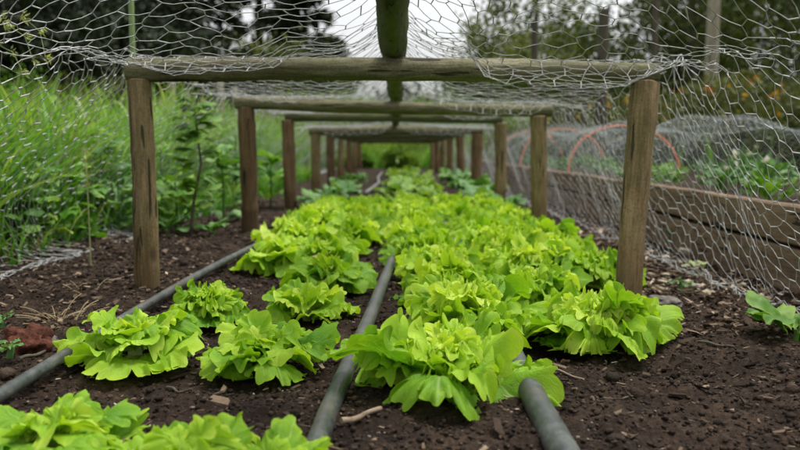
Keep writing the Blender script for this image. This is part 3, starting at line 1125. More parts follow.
HI = dict(nth=208, nr=11)
MID = dict(nth=128, nr=7)
near = [
    # key, style, x, y, rot, scale, label
    ('n0', 'broad', -.395, .87, .3, .82, .72, 'blurred lettuce in the bottom left corner, nearest on the left'),
    ('n1', 'broad', -.225, .80, 2.2, .70, .85, 'cut-off lettuce at the bottom edge, left one of the two smallest'),
    ('n10', 'broad', -.128, .765, 1.2, .56, .95, 'cut-off lettuce at the bottom edge touching the middle hose'),
    ('n2', 'broad', -.435, 1.27, 1.1, .95, .86, 'broad-leaved lettuce lying over the thin left hose'),
    ('n3', 'broad', -.215, 1.23, 4.0, .87, .88, 'lettuce on bare soil beside the middle hose, in front of two smaller ones'),
    ('n4', 'frill', -.385, 1.58, .5, .74, 1.0, 'small lone lettuce against the left hose, upright ruffled leaves'),
    ('n5', 'broad', -.185, 1.60, 2.9, .78, .92, 'small lettuce with a yellowing lower leaf left of the middle hose'),
    ('n6', 'frill', .075, 1.12, 0.9, 1.16, .92, 'big frilly lettuce at the front centre, right of the middle hose'),
    ('n7', 'frill', .135, 1.44, 1.7, 1.16, 1.0, 'frilly lettuce directly behind the big front centre one'),
    ('n8', 'frill', .375, 1.42, 4.3, 1.12, .95, 'outermost front lettuce on the right, reaching towards the tan post'),
    ('n9', 'broad', -.170, 1.92, 5.0, .92, .95, 'lettuce beside the middle hose, third one back in its column'),
]
for k, stl, x, y, rr0, sc, fl, lab in near:
    place_lettuce(k, ({'n6': 701, 'n7': 702, 'n8': 706, 'n4': 705}.get(k, 100 + int(k[1:]) * 7), stl), HI, x, y, rr0, sc, lab, flat=fl)

cols = [(-.345, 'outer left column'), (-.190, 'column left of the middle hose'), (.125, 'column right of the middle hose'),
        (.325, 'column right of the thick hose'), (.49, 'outer right column')]
ordw = ['second', 'third', 'fourth', 'fifth', 'sixth', 'seventh', 'eighth', 'ninth', 'tenth', 'eleventh']
rows_y = {0: [2.28, 2.58, 2.86, 3.14, 3.44, 3.74, 4.05, 4.38],
          1: [2.25, 2.54, 2.82, 3.12, 3.42, 3.72, 4.04, 4.36],
          2: [1.80, 2.08, 2.36, 2.64, 2.92, 3.22, 3.52, 3.84, 4.16, 4.46],
          3: [1.74, 2.02, 2.30, 2.58, 2.87, 3.17, 3.48, 3.80, 4.12, 4.42],
          4: [2.02, 2.34, 2.66, 2.98, 3.30, 3.62, 3.95, 4.28]}
start = {0: 'fourth fifth sixth seventh eighth ninth tenth eleventh'.split(), 1: 'fifth sixth seventh eighth ninth tenth eleventh twelfth'.split(),
         2: 'third fourth fifth sixth seventh eighth ninth tenth eleventh twelfth'.split(),
         3: 'second third fourth fifth sixth seventh eighth ninth tenth eleventh'.split(),
         4: 'first second third fourth fifth sixth seventh eighth'.split()}
keys = ['a', 'b', 'c', 'd', 'e', 'f']
for ci, ys in rows_y.items():
    for j, y in enumerate(ys):
        x = cols[ci][0] + rng.uniform(-.025, .025)
        kk = keys[int(rng.integers(0, 6))]
        stl = 'frill' if (kk in 'abd' or ci >= 2) else 'broad'
        sc = rng.uniform(.92, 1.12) if y < 3.6 else rng.uniform(.85, 1.02)
        if ci == 0 and y < 2.7:
            x += .035
        if y > 2.6:
            x += {1: .045, 2: -.045, 3: -.02}.get(ci, 0)
            sc *= 1.08
        elif ci >= 2:
            sc *= 1.12
        elif ci == 1:
            sc *= .92
        place_lettuce('v' + kk + stl, (300 + ord(kk) * 3, stl), MID, x, y + rng.uniform(-.02, .02), rng.uniform(0, 6.28), sc,
                      f'bright green lettuce, {start[ci][j]} from front in {cols[ci][1]}', (rng.uniform(-.06, .06), rng.uniform(-.06, .06)))

for (src_x, src_y, az, sc_) in ((-.19, 1.60, -.5, .9), (-.19, 1.60, .3, .7), (-.215, 1.23, -.35, .7), (-.17, 1.92, -.2, .9), (.09, 1.11, -1.9, .7)):
    own = min((o for o in COL.objects if o.name.startswith('lettuce') and o.parent is None), key=lambda o: (o.location.x - src_x) ** 2 + (o.location.y - src_y) ** 2)
    g_ = Geo()
    blade(g_, .085 * sc_, .030 * sc_, R(12), R(40), az - own.rotation_euler.z, (.02, 0, .012), .006, 7, .8, np.random.default_rng(int(sc_ * 10)), 60, 6, .12, .3)
    yo = g_.obj('yellowed_leaf', M['yellow_leaf'], own)
    yo['label'] = 'yellowing lower leaf'

# a dead tan leaf caught on the crop
g_ = Geo()
rr1 = np.random.default_rng(4)
blade(g_, .055, .022, R(10), R(50), .4, (0, 0, 0), .006, 5, .6, rr1, 30, 5, .1, .3)
o = g_.obj('dead_leaf', M['dry'])
o.location = (-.245, 2.12, .155)
o.location = at(310, 258, 2.15)
o.rotation_euler = (.2, .1, -.3)
tag(o, 'curled tan dead leaf lying on the lettuces left of the hose', 'dead leaf')

# ------------------------------------------------------------------ darker crops beyond the lettuces
def leafy_plant(name, seed, n, L, W, el, ar, mat, ruffle=.004, spread=.02, lob=.06, nth=26, nr=4, tint=.5, narrow=.12, base_z=.0, stems=True):
    r = np.random.default_rng(seed)
    g = Geo()
    for j in range(n):
        az = j * 2.4 + r.uniform(-.4, .4)
        h = base_z * r.uniform(0, 1)
        b = (spread * math.cos(az) * r.uniform(0, 1), spread * math.sin(az) * r.uniform(0, 1), .004 + h)
        blade(g, L * r.uniform(.6, 1.15), W * r.uniform(.7, 1.15), R(el + r.uniform(-18, 18)), R(ar + r.uniform(-15, 25)), az, b,
              ruffle * r.uniform(.6, 1.4), 5, float(np.clip(tint + r.normal(0, .16), 0, 1)), r, nth, nr, lob, r.uniform(-.2, .3), r.uniform(-.4, .4), narrow)
    if base_z > 0:
        tube(g, [(0, 0, -.01), (.004, .002, base_z * .5), (0, 0, base_z)], [.006, .005, .003], 6, tint=.2)
    return g.obj(name, mat)


protoK = [leafy_plant('kale_plant', 40 + k, 16, .17, .05, 50, 50, M['weed'], .008, .02, .12, base_z=.05) for k in range(3)]
protoB = [leafy_plant('seedling_plant', 50 + k, 14, .12, .04, 48, 45, M['bright_leaf'], .006, .02, .10, base_z=.03, tint=.7) for k in range(2)]
used = set()


def clone(o, x, y, rzv, sc, label, cat, group, dz=0.0):
    c = o
    if o.name in used:
        c = o.copy()
        COL.objects.link(c)
    used.add(o.name)
    c.location = (x, y, float(ground_base(x, y)) + dz)
    c.rotation_euler = (0, 0, rzv)
    c.scale = (sc, sc, sc)
    return tag(c, label, cat, group)


words = ['first', 'second', 'third', 'fourth', 'fifth', 'sixth', 'seventh', 'eighth']
for j, y in enumerate([3.75, 4.15, 4.6, 5.1, 5.6, 6.2, 6.9, 7.7]):
    clone(protoK[j % 3], .55 + .02 * (j % 2), y, j * 1.1, [.55, .75, .9, 1.1, 1.0, 1.0, 1.1, 1.1][j],
          f'{words[j]} dark leafy kale from the front along the right posts', 'kale', 'dark kale plants along the right posts')
for j, y in enumerate([4.75, 5.2, 5.8, 6.5, 7.3, 8.2, 9.2, 10.4]):
    clone(protoB[j % 2], .16 + .05 * ((j * 7) % 3), y, j * 1.9, 1.25,
          f'{words[j]} bright leafy plant behind the lettuces, right of the bed centre', 'leafy plant', 'bright leafy plants behind the lettuces')
for j, y in enumerate([4.7, 5.3, 5.9, 6.6, 7.4, 8.4, 9.6]):
    clone(protoB[(j + 1) % 2], -.02 + .04 * ((j * 5) % 3), y, j * 2.3, 1.2,
          f'{words[j]} bright leafy plant behind the lettuces along the bed centre', 'leafy plant', 'bright leafy plants behind the lettuces')
for j, (x, y) in enumerate([(-.42, 4.9), (-.36, 5.6), (-.44, 6.5), (-.38, 7.4), (-.45, 4.45)]):
    clone(protoK[(j + 1) % 3], x, y, j * 1.7, .8,
          f'{words[j]} low dark green plant inside the left posts past the lettuces', 'leafy plant', 'low plants along the left posts')

# ------------------------------------------------------------------ raised bed on the right
BX = 1.02
bed = empty('raised_bed', (BX, 0, 0))
tag(bed, 'long timber raised bed of two stacked boards on the right', 'raised bed')


def board(x0, x1, y0, y1, z0, z1, parent, name='board', seed=0):
    """weathered plank, its length along y"""
    ny = max(2, int((y1 - y0) / .04))
    Y = np.linspace(y0, y1, ny)
    c = .005
    prof = np.array([(x0 + c, z0), (x1 - c, z0), (x1, z0 + c), (x1, z1 - c), (x1 - c, z1), (x0 + c, z1), (x0, z1 - c), (x0, (z0 + z1) / 2), (x0, z0 + c)])
    V = np.zeros((ny, len(prof), 3))
    V[..., 0] = prof[None, :, 0]
    V[..., 1] = Y[:, None]
    V[..., 2] = prof[None, :, 1]
    w = .004 * noise3(p3(Y * 0 + seed, Y), 2.5, seed) 
    V[..., 2] += w[:, None]
    V[..., 0] += (.005 * noise3(p3(Y * 0 + seed + 4, Y), 1.4, seed))[:, None]
    V[..., :] += (.0015 * noise3(V.reshape(-1, 3), 30, seed)).reshape(ny, len(prof))[..., None]
    g = Geo()
    g.add(V, grid_faces(ny, len(prof), True)[:, ::-1])
    for e in (0, ny - 1):
        cc = np.concatenate([V[e], V[e].mean(0)[None]])
        idx = np.arange(len(prof))
        g.add(cc, np.stack([idx, (idx + 1) % len(prof), np.full(len(prof), len(prof))], -1)[:, ::(1 if e == 0 else -1)])
    # origin at the board's near end so that its grain runs along its length
    o = g.obj(name, M['board'], parent, smooth=False)
    return o


for k, (a, b) in enumerate([(-.6, 2.28), (2.286, 5.1), (5.106, 8.0), (8.006, 11.0)]):
    board(0, .035, a, b, -.03, .102, bed, 'board', k + 1)
for k, (a, b) in enumerate([(-.6, 3.60), (3.606, 7.0), (7.006, 11.0)]):
    board(.002, .038, a, b, .112, .214, bed, 'board', k + 11)
for k, yy in enumerate([.9, 2.7, 4.5, 6.4, 8.3]):
    board(.040, .085, yy, yy + .05, -.03, .205, bed, 'stake', k + 20)
# soil in the bed
sx = np.linspace(BX + .041, 2.6, 60)
sy = np.linspace(-.6, 11, 240)
SX, SY = np.meshgrid(sx, sy, indexing='ij')
SZ = .165 + .02 * fbm(p3(SX, SY), 4, 4, 8)
SZ[-1] = 0
bs = mesh_obj('bed_soil', np.stack([SX, SY, SZ], -1).reshape(-1, 3), grid_faces(60, 240), M['ground'], tint=np.zeros(60 * 240))
tag(bs, kind='structure')

# ------------------------------------------------------------------ netting tunnel with hoops over the neighbouring bed
hoops = [(3.72, 1.14, 1.90, .33), (5.2, 1.15, 1.90, .36), (6.9, 1.10, 1.85, .38), (8.6, 1.10, 1.85, .38)]
hl = ['faded orange hoop nearest in the neighbouring bed', 'nearest faded orange hoop, half hidden by the tan right post',
      'middle faded orange hoop, just right of the second frame', 'farthest faded pink hoop beside the bed boards']


def tunnel(a, y):
    """a -1..1 across the arch"""
    P0 = p3(a, y)
    x0 = np.interp(y, [h[0] for h in hoops], [h[1] for h in hoops]) - .03
    x1 = np.interp(y, [h[0] for h in hoops], [h[2] for h in hoops]) + .03
    hh = np.interp(y, [h[0] for h in hoops], [h[3] for h in hoops]) + .02
    sag = np.abs(np.sin(np.pi * (y - 3.72) / 1.5)) * .07
    th = (a / 2 + .5) * np.pi
    X = (x0 + x1) / 2 - (x1 - x0) / 2 * np.cos(th) + .02 * noise3(P0, 6, 51)
    Z = .17 + (hh - sag) * np.sin(th) ** .8 + .02 * noise3(P0, 5, 52)
    return np.stack([X, y + .03 * noise3(P0, 5, 53), np.maximum(Z, .17)], -1)


tn = hex_net(-1.0, 1.0, 3.1, 9.4, .044, tunnel, .00042, .00065, 'garden_net', M['finewire'], .002, 8, selvage=False)
tag(tn, 'fine pale netting arched over orange hoops in the neighbouring bed', 'garden net')
for (hy, x0, x1, hh), lab in list(zip(hoops, hl))[1:]:
    th = np.linspace(0, np.pi, 30)
    pts = np.stack([(x0 + x1) / 2 - (x1 - x0) / 2 * np.cos(th), np.full(30, hy) + .05 * np.sin(th), .15 + hh * np.sin(th) ** .8], -1)
    g_ = Geo()
    tube(g_, pts, .0068, 10)
    tag(g_.obj('hoop', M['pinkpipe']), lab, 'hoop', 'faded orange hoops of the garden net')

# plants in the raised bed
r7 = np.random.default_rng(77)
protoR = [leafy_plant('bed_plant', 60 + k, 34, .085, .015, 62, 45, [M['kale'], M['weed'], M['bright_leaf']][k], .004, .09, .05, base_z=.06) for k in range(3)]
PLACES_R = [(1.3, 1.6), (1.32, 2.15), (1.28, 2.65), (1.36, 3.2), (1.62, 2.9), (1.30, 3.75), (1.7, 3.6), (1.30, 4.4), (1.6, 4.6), (1.95, 4.1), (1.35, 5.2), (1.7, 5.5),
            (2.0, 5.0), (1.3, 6.1), (1.7, 6.5), (1.3, 7.2), (1.75, 7.6)]
for j, (x, y) in enumerate(PLACES_R):
    side_w = 'edge of the boards' if x < 1.5 else 'middle of the raised bed'
    nth_w = ['first', 'second', 'third', 'fourth', 'fifth', 'sixth', 'seventh', 'eighth', 'ninth'][sum(1 for (a, b) in PLACES_R[:j] if (a < 1.5) == (x < 1.5))]
    clone(protoR[j % 3], x, y, j * 1.3, r7.uniform(.8, 1.15), f'{nth_w} low leafy plant from the front near the {side_w}', 'leafy plant', 'low plants in the raised bed', dz=.17 + .014)

# ------------------------------------------------------------------ small things on the soil
def rock(name, loc, size, mat, seed, label, cat, rough=.25, rot=0.0, scale3=(1, 1, .75)):
    n = 26
    th = np.linspace(0, np.pi, n)
    ph = np.linspace(0, 2 * np.pi, n * 2, endpoint=False)
    TH, PH = np.meshgrid(th, ph, indexing='ij')
    d = np.stack([np.sin(TH) * np.cos(PH), np.sin(TH) * np.sin(PH), np.cos(TH)], -1)
    q = d / (np.abs(d) ** 3.2).sum(-1, keepdims=True) ** (1 / 3.2)
    q = q * (1 + rough * fbm(d.reshape(-1, 3), 2.2, 4, seed).reshape(TH.shape))[..., None]
    q = q * np.array(scale3) * size
    g = Geo()
    g.add(q, grid_faces(n, n * 2, True)[:, ::-1])
    o = g.obj(name, mat)
    o.location = loc
    o.rotation_euler = (.1, .08, rot)
    return tag(o, label, cat)


p = at(27, 346, 1.315)
rock('brick_fragment', (p.x, p.y, .026), .036, M['brick'], 5, 'crumbling red brick piece on the soil at the far left', 'brick', .34, .3, (1.0, .8, .72))
p = at(648, 301, 1.78)
rock('flat_stone', (.612, 1.735, .012), .034, M['stone'], 9, 'flat grey stone leaning at the foot of the right tan post', 'stone', .22, .5, (1.2, .7, .35))
p = at(52, 346, 1.37)
rock('soil_clod', (p.x, 1.34, .012), .022, M['stone'], 12, 'small brown clod beside the red brick piece', 'clod', .3, .9)
# mock pebble-like pale stones along the right path
for k, (px_, py_, sz) in enumerate([(687, 255, .017), (668, 262, .013), (700, 292, .009)]):
    Y = FPX * .36 / (py_ - 148)
    rock('pale_stone', (gx(px_, Y), Y, .012), sz, simple_mat('pale_stone', (.33, .29, .22), (.5, .46, .38), 60), 30 + k,
         ['largest pale pebble on the path behind the right tan post', 'second pale pebble left of the largest one', 'tiny pale pebble nearest on the right path'][k], 'pebble', .2, k, (1.2, .9, .6))


def stick(px0, py0, px1, py1, rad, label, mat=None, seed=0):
    Y0, Y1 = FPX * .355 / (py0 - 148), FPX * .355 / (py1 - 148)
    a = np.array([gx(px0, Y0), Y0, .012])
    b = np.array([gx(px1, Y1), Y1, .014])
    t = np.linspace(0, 1, 12)
    pts = a + (b - a) * t[:, None]
    pts[:, 2] = ground_z(pts[:, 0], pts[:, 1]) + rad * .8
    pts += .002 * np.stack([np.sin(7 * t + seed), np.cos(5 * t), np.sin(9 * t)], -1)
    pts[:, 2] = np.convolve(np.pad(pts[:, 2], 2, mode='edge'), np.ones(5) / 5, 'valid') + .002
    g = Geo()
    tube(g, pts, rad * np.linspace(1, .7, 12), 7, rough=.1, seed=seed, tint=.8)
    return tag(g.obj('stick', mat or M['chip']), label, 'stick')


stick(338, 443, 379, 432, .0042, 'short brown stick beside the middle hose at the bottom edge', seed=1)
stick(232, 372, 240, 366, .003, 'thin twig under the lettuce by the middle hose', seed=2)
stick(10, 372, 52, 352, .0035, 'thin dark root on the soil below the red brick piece', M['bark'], 3)
stick(705, 345, 742, 352, .003, 'curved bark strip lying on the right-hand soil', M['bark'], 4)


for k, (a_, b_, c_, d_, rr_, lab_) in enumerate([
        (560, 372, 590, 380, .0022, 'short twig in front of the outermost right lettuce'), (610, 400, 640, 396, .0018, 'fine twig low on the right-hand soil'),
        (655, 330, 690, 322, .0025, 'dark twig right of the tan post foot'), (160, 392, 186, 398, .0022, 'small twig in the bare gap between front lettuces'),
        (95, 290, 130, 284, .0022, 'thin twig on the soil in front of the left wire'), (430, 436, 452, 446, .0016, 'tiny twig at the bottom edge between the hoses')]):
    stick(a_, b_, c_, d_, rr_, lab_, M['bark'] if k % 2 else M['chip'], 10 + k)


# straw wisps
def wisps(name, P, n, L, seed, label):
    r = np.random.default_rng(seed)
    g = Geo()
    for k in range(n):
        az = r.uniform(0, 6.28)
        l = L * r.uniform(.5, 1.2)
        t = np.linspace(0, 1, 8)
        e = r.uniform(.25, 1.2)
        pts = np.stack([P[0] + r.uniform(-.03, .03) + np.cos(az) * l * t * np.cos(e), P[1] + r.uniform(-.02, .02) + np.sin(az) * l * t * np.cos(e),
                        P[2] + l * np.sin(e) * (t - .45 * t * t)], -1)
        tube(g, pts, .0008, 4, tint=r.uniform(.3, 1), cap=False)
    return tag(g.obj(name, M['dry']), label, 'dry grass')


p = at(62, 330, 1.5)
wisps('dry_grass_tuft', (p.x, 1.5, .01), 34, .10, 1, 'thin dry grass wisps between brick piece and left lettuce')
p = at(78, 300, 1.8)
wisps('dry_grass_tuft', (-.72, 1.75, .01), 26, .09, 2, 'dry grass wisps on the soil just behind the brick piece')
p = at(30, 255, 2.6)
wisps('dry_grass_tuft', (p.x + .05, 2.45, .02), 40, .16, 3, 'straw tuft lying under the left wire hem')

weeds = [
    ('small_weed', 455, 424, 1.02, 9, .030, .008, 48, M['bright_leaf'], 'tiny seedling with oval leaves in front of the big frilly lettuce', .6),
    ('small_weed', 680, 238, 2.85, 14, .060, .014, 55, M['kale'], 'dark weed on the path at the foot of the raised boards', .45),
    ('small_weed', 576, 272, 2.25, 12, .050, .009, 30, M['weed'], 'pale grey weed on the soil inside the right wire', .6),
    ('small_weed', 683, 288, 1.98, 8, .035, .008, 18, M['weed'], 'flat little weed behind the nearest right-hand soil', .4),
    ('small_weed', -6, 334, 1.45, 9, .026, .007, 40, M['weed'], 'weed at the left picture edge beside the brick piece', .5),
    ('small_weed', 1, 374, 1.25, 8, .024, .007, 40, M['weed'], 'lower weed at the left picture edge above the corner lettuce', .5),
    ('small_weed', 165, 232, 3.1, 18, .09, .020, 50, M['weed'], 'weed clump behind the nearest left post', .4),
    ('small_weed', 212, 236, 3.0, 14, .07, .018, 50, M['weed'], 'low weed in front of the second left post', .5),
    ('small_weed', 70, 245, 2.75, 16, .08, .018, 55, M['weed'], 'weed at the grass edge inside the left wire', .5),
    ('yellow_weed', 696, 268, 2.3, 7, .040, .010, 25, M['pale_blade'], 'small yellowing weed on the right path', .9),
]
for k, (nm, px_, py_, Y, n, L_, W_, el, mt, lab, tt) in enumerate(weeds):
    Y = FPX * .36 / (py_ - 148) if Y is None else Y
    x = gx(px_, Y)
    o = leafy_plant(nm, 80 + k, n, L_, W_, el, 45, mt, .002, .012, .05, 22, 4, tt, .10, base_z=.012)
    o.location = (x, Y, float(ground_base(x, Y)) + .008)
    tag(o, lab, 'weed', 'weeds on the soil')

# broad weed poking through the wire at the right edge
o = leafy_plant('broad_weed', 120, 10, .115, .034, 52, 50, M['bright_leaf'], .004, .015, .05, 40, 6, .5, .10, base_z=.02)
p = at(795, 340, 1.46)
o.location = (p.x, 1.46, -.005)
tag(o, 'broad-leaved weed pushing against the wire at the right edge', 'weed', 'weeds on the soil')

# ------------------------------------------------------------------ tall grass on the left (nobody could count it)
def grass(n, xr, yr, hmin, hmax, seed, wd=.008, lean=.5, tb=.45, zf=None):
    r = np.random.default_rng(seed)
    x = r.uniform(*xr, n)
    y = r.uniform(*yr, n)
    clump = noise3(p3(x, y), 1.7, seed)
    h = (hmin + (hmax - hmin) * r.uniform(0, 1, n)) * (1 + .22 * clump)
    az = r.uniform(0, 6.28, n)
    ln = lean * r.uniform(.2, 1.2, n)
    k = 6
    t = np.linspace(0, 1, k)[None]
    cx = np.cos(az)[:, None]
    sx_ = np.sin(az)[:, None]
    out = ln[:, None] * h[:, None] * t ** 2.2
    Z = h[:, None] * (t - .28 * ln[:, None] * t ** 3)
    cxp = x[:, None] + cx * out
    cyp = y[:, None] + sx_ * out
    zb = ground_base(x, y)[:, None]
    w = wd * r.uniform(.5, 1.4, n)[:, None] * (1 - t ** 2.5 * .95)
    fa = r.uniform(0, 6.28, n)[:, None]
    dx, dy = np.cos(fa) * w, np.sin(fa) * w
    Lf = np.stack([cxp - dx, cyp - dy, Z + zb], -1)
    Rt = np.stack([cxp + dx, cyp + dy, Z + zb], -1)
    V = np.stack([Lf, Rt], 2).reshape(n, k * 2, 3)
    j = np.arange(k - 1) * 2
    f = np.stack([j, j + 1, j + 3, j + 2], -1)
    F = (np.arange(n) * 2 * k)[:, None, None] + f[None]
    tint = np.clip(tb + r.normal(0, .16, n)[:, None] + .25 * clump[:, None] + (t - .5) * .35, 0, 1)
    return V.reshape(-1, 3), F.reshape(-1, 4), np.repeat(tint, 2, axis=1).ravel()


geo = Geo()
for args in ((8000, (-3.3, -1.22), (1.9, 4.6), .30, .64, 1, .0088, .6, .50), (1500, (-3.0, -1.4), (2.0, 4.2), .40, .62, 8, .010, .9, .55),
             (1000, (-3.0, -1.28), (2.0, 4.8), .40, .70, 12, .011, 1.0, .68), (1400, (-2.8, -1.25), (2.0, 4.6), .22, .46, 13, .013, .9, .55), (6000, (-3.0, -1.22), (2.0, 4.6), .25, .58, 14, .0035, .8, .5),
             (4000, (-2.4, -1.10), (1.7, 4.2), .04, .18, 6, .005, .9, .40), (1800, (-1.2, -.95), (3.6, 9), .05, .20, 7, .007, .9, .45),
             (9000, (-5.5, -1.12), (4.2, 8.5), .40, .80, 2, .012, .5, .55), (7000, (-9, -1.2), (8.2, 14), .40, .80, 3, .014, .4, .60),
             (3500, (-14, -4), (12, 22), .4, .8, 4, .03, .4, .55), (900, (-1.1, 1.0), (13.5, 15), .15, .45, 5, .012, .6, .5),
             (3000, (2.6, 9), (7, 15), .3, .6, 9, .014, .5, .45)):
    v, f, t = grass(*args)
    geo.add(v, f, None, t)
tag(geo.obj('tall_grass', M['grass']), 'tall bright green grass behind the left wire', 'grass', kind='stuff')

# broad pale arching blades and feathery seed heads that stand out of the grass
def arching_stalk(x, y, h, lean, az, w, mat, label, name='arching_stalk', head=False, seed=0):
    g = Geo()
    t = np.linspace(0, 1, 16)
    phi = R(86) - lean * 1.5 * t ** 4.5
    ds = h / 15
    rr2 = np.concatenate([[0], np.cumsum(np.cos(phi[1:]) * ds)])
    zz = np.concatenate([[0], np.cumsum(np.sin(phi[1:]) * ds)])
    c, s = math.cos(az), math.sin(az)
    zb = float(ground_base(x, y))
    zz = zz * (h - zb) / zz.max()          # x, y, h name the top of the arch
    rr2 = rr2 * (h - zb) / max(zz.max(), .01)
    k_ = int(np.argmax(zz))
    x, y = x - rr2[k_] * c, y - rr2[k_] * s
    C = np.stack([x + rr2 * c, y + rr2 * s, zb + zz], -1)
    if head:
        tube(g, C, np.linspace(.0022, .001, 16), 5, tint=.6)
        r = np.random.default_rng(seed)
        idx = r.integers(9, 16, 90)
        P = C[idx] + r.normal(0, .004, (90, 3))
        d = np.tile(np.array([[c * .8, s * .8, -.25]]), (90, 1))
        leaf_cards(g, P, .015, 0, .3, .30, .8, seed, d)
    else:
        ww = w * np.sin(np.clip(t * 1.02 + .10, 0, 1) * np.pi) ** .6 * .5
        lat = np.array([-s, c, 0])
        A = C - lat * ww[:, None] + np.array([0, 0, 1]) * (ww * .5)[:, None]
        B = C + lat * ww[:, None] + np.array([0, 0, 1]) * (ww * .5)[:, None]
        V = np.stack([A, C, B], 1)
        g.add(V, grid_faces(16, 3), None, .35 + .4 * t.repeat(3))
    o = g.obj(name, mat)
    return tag(o, label, 'grass stalk')


stalks = [
    (54, 84, 2.3, 1.7, .3, .022, 'pale arching blade high in the grass left of the nearest post'),
    (70, 95, 2.6, 2.2, 2.6, .028, 'wide pale blade bending over beside the first arching one'),
    (96, 92, 3.0, 2.0, .4, .026, 'pale blade curling over just left of the nearest post'),
    (30, 108, 2.4, 1.9, 3.0, .024, 'yellowish blade arching left in the middle of the grass'),
    (48, 118, 2.2, 1.5, 3.6, .026, 'broad yellow-green blade standing in the grass'),
    (112, 100, 3.2, 2.2, 2.9, .026, 'blue-green blade folded down near the post top'),
    (6, 120, 2.2, 2.0, .2, .020, 'yellow blade at the left picture edge'),
]
for k, (px_, py_, Y, ln, az, w, lab) in enumerate(stalks):
    w = w * .7
    Y = 1.42 * FPX / (396 - px_)
    q = at(px_, py_, Y)
    tag(arching_stalk(q.x, Y, q.z, ln, az, w, M['pale_blade'], lab, seed=k), group='arching blades in the grass')
heads = [(22, 16, 1.75, 1.9, .1, 'feathery seed head drooping right at the top left corner'), (6, 24, 1.8, 1.8, .2, 'second seed head below the top left one'),
         (-4, 44, 1.9, 1.7, .1, 'pale seed head at the left edge beneath the crease of wire'), (84, 150, 2.4, 1.0, 2.0, 'yellow seed head upright amid the grass, left centre')]
for k, (px_, py_, Y, ln, az, lab) in enumerate(heads):
    q = at(px_, py_, Y)
    tag(arching_stalk(q.x, Y, q.z, ln, az, .01, M['pale_blade'], lab, 'seed_head_stalk', True, 30 + k), group='grass seed heads')

wl_ = [(14, 150, 2.9, 'leafy weed low in the grass at the left picture edge'), (60, 175, 2.7, 'broad leafy weed in the grass under the arching blades'),
       (100, 150, 3.2, 'leafy weed close left of the nearest post'), (36, 110, 3.4, 'tall leafy weed behind the arching blades'),
       (160, 150, 3.6, 'leafy weed between nearest post and the sapling'), (222, 160, 3.5, 'leafy weed between the sapling and second post'),
       (85, 125, 4.2, 'farther leafy weed rising above the grass tops'), (270, 160, 4.6, 'leafy weed between second and third left posts'),
       (20, 135, 3.0, 'leafy weed halfway up the grass at the left picture edge'), (75, 140, 3.2, 'leafy weed in the middle of the left grass bank'),
       (45, 190, 2.6, 'low leafy weed just behind the left wire hem'), (118, 190, 3.1, 'low leafy weed at the grass foot beside the nearest post'),
       (175, 185, 3.2, 'low leafy weed at the foot of the sapling'), (205, 120, 4.6, 'tall thin weed behind the sapling'),
       (235, 135, 4.8, 'weed directly left of the second left post'), (5, 185, 2.5, 'low leafy weed at the left edge behind the wire')]
for k, (px_, py_, Y, lab) in enumerate(wl_):
    q = at(px_, py_, Y)
    h = max(.16, q.z)
    o = leafy_plant('leafy_weed', 500 + k, 34, .12, .028, 45, 60, [M['bright_leaf'], M['grass'], M['weed']][k % 3], .004, .05, .06, 22, 4, .6, .10, base_z=h)
    o.location = (q.x, Y, float(ground_base(q.x, Y)))
    tag(o, lab, 'weed', 'leafy weeds in the tall grass')

# leafy sapling left, between the first and second frames
sap = empty('sapling', (gx(196, 3.0), 3.0, 0))
tag(sap, 'dark-leaved young sapling in the grass right of the nearest left post', 'sapling')
g_ = Geo()
tube(g_, [(-.03, 0, -.02), (-.01, 0, .15), (.02, .01, .3), (.0, .0, .54)], [.007, .006, .005, .003], 8, tint=.3)
stem_o = g_.obj('stem', M['bark'], sap)
r = np.random.default_rng(5)
g_ = Geo()
for k in range(64):
    z = .12 + .43 * r.uniform(0, 1) ** .7
    az = r.uniform(0, 6.28)
    blade(g_, r.uniform(.06, .11), r.uniform(.020, .032), R(r.uniform(10, 50)), R(60), az, (.01, 0, z), .002, 5, r.uniform(.4, 1.0), r, 20, 3, .05, .2, .3, .2)
g_.obj('foliage', M['bright_leaf'], sap)

# ------------------------------------------------------------------ thin stakes
def stake(x, y, z0, z1, rad, label, mat, group, name='garden_stake', lean=(0, 0)):
    g = Geo()
    t = np.linspace(0, 1, 14)
    pts = np.stack([x + lean[0] * t, y + lean[1] * t, z0 + (z1 - z0) * t], -1)
    tube(g, pts, rad * np.linspace(1.05, .9, 14), 10, rough=.05, seed=int(abs(x) * 100))
    o = g.obj(name, mat)
    return tag(o, label, 'stake', group)


q = at(131, 0, 2.5)
stake(q.x, 2.5, -.05, 1.1, .009, 'thin pale green cane behind the wire at the left end of the nearest crossbar', M['pale_blade'], None, 'bamboo_cane')
fx = [172, 187, 202, 220, 221, 235, 262, 272, 161, 150]
fy_ = [9, 9.6, 10.4, 8.6, 11.2, 9.9, 12.2, 10.8, 10.1, 11.8]
ftop = [82, 92, 98, 80, 100, 86, 98, 100, 100, 98]
for k in range(len(fx)):
    q = at(fx[k], ftop[k], fy_[k])
    zb = float(ground_base(q.x, fy_[k]))
    stake(q.x, fy_[k], zb - .1, q.z, .028 if k % 3 else .036, [
        'pale fence stake just right of the nearest left post, tallest there', 'slim pale stake second right of the nearest left post',
        'short pale stake in the middle of the field', 'tall pale stake left of the second frame', 'short stake close behind the tall one',
        'pale stake just left of the second left post', 'pale stake seen between second and third left posts', 'far pale stake by the third left post',
        'pale stake partly hidden behind the nearest left post', 'farthest pale stake hidden near the nearest left post'][k], M['pale_pole'], 'pale stakes in the field on the left')

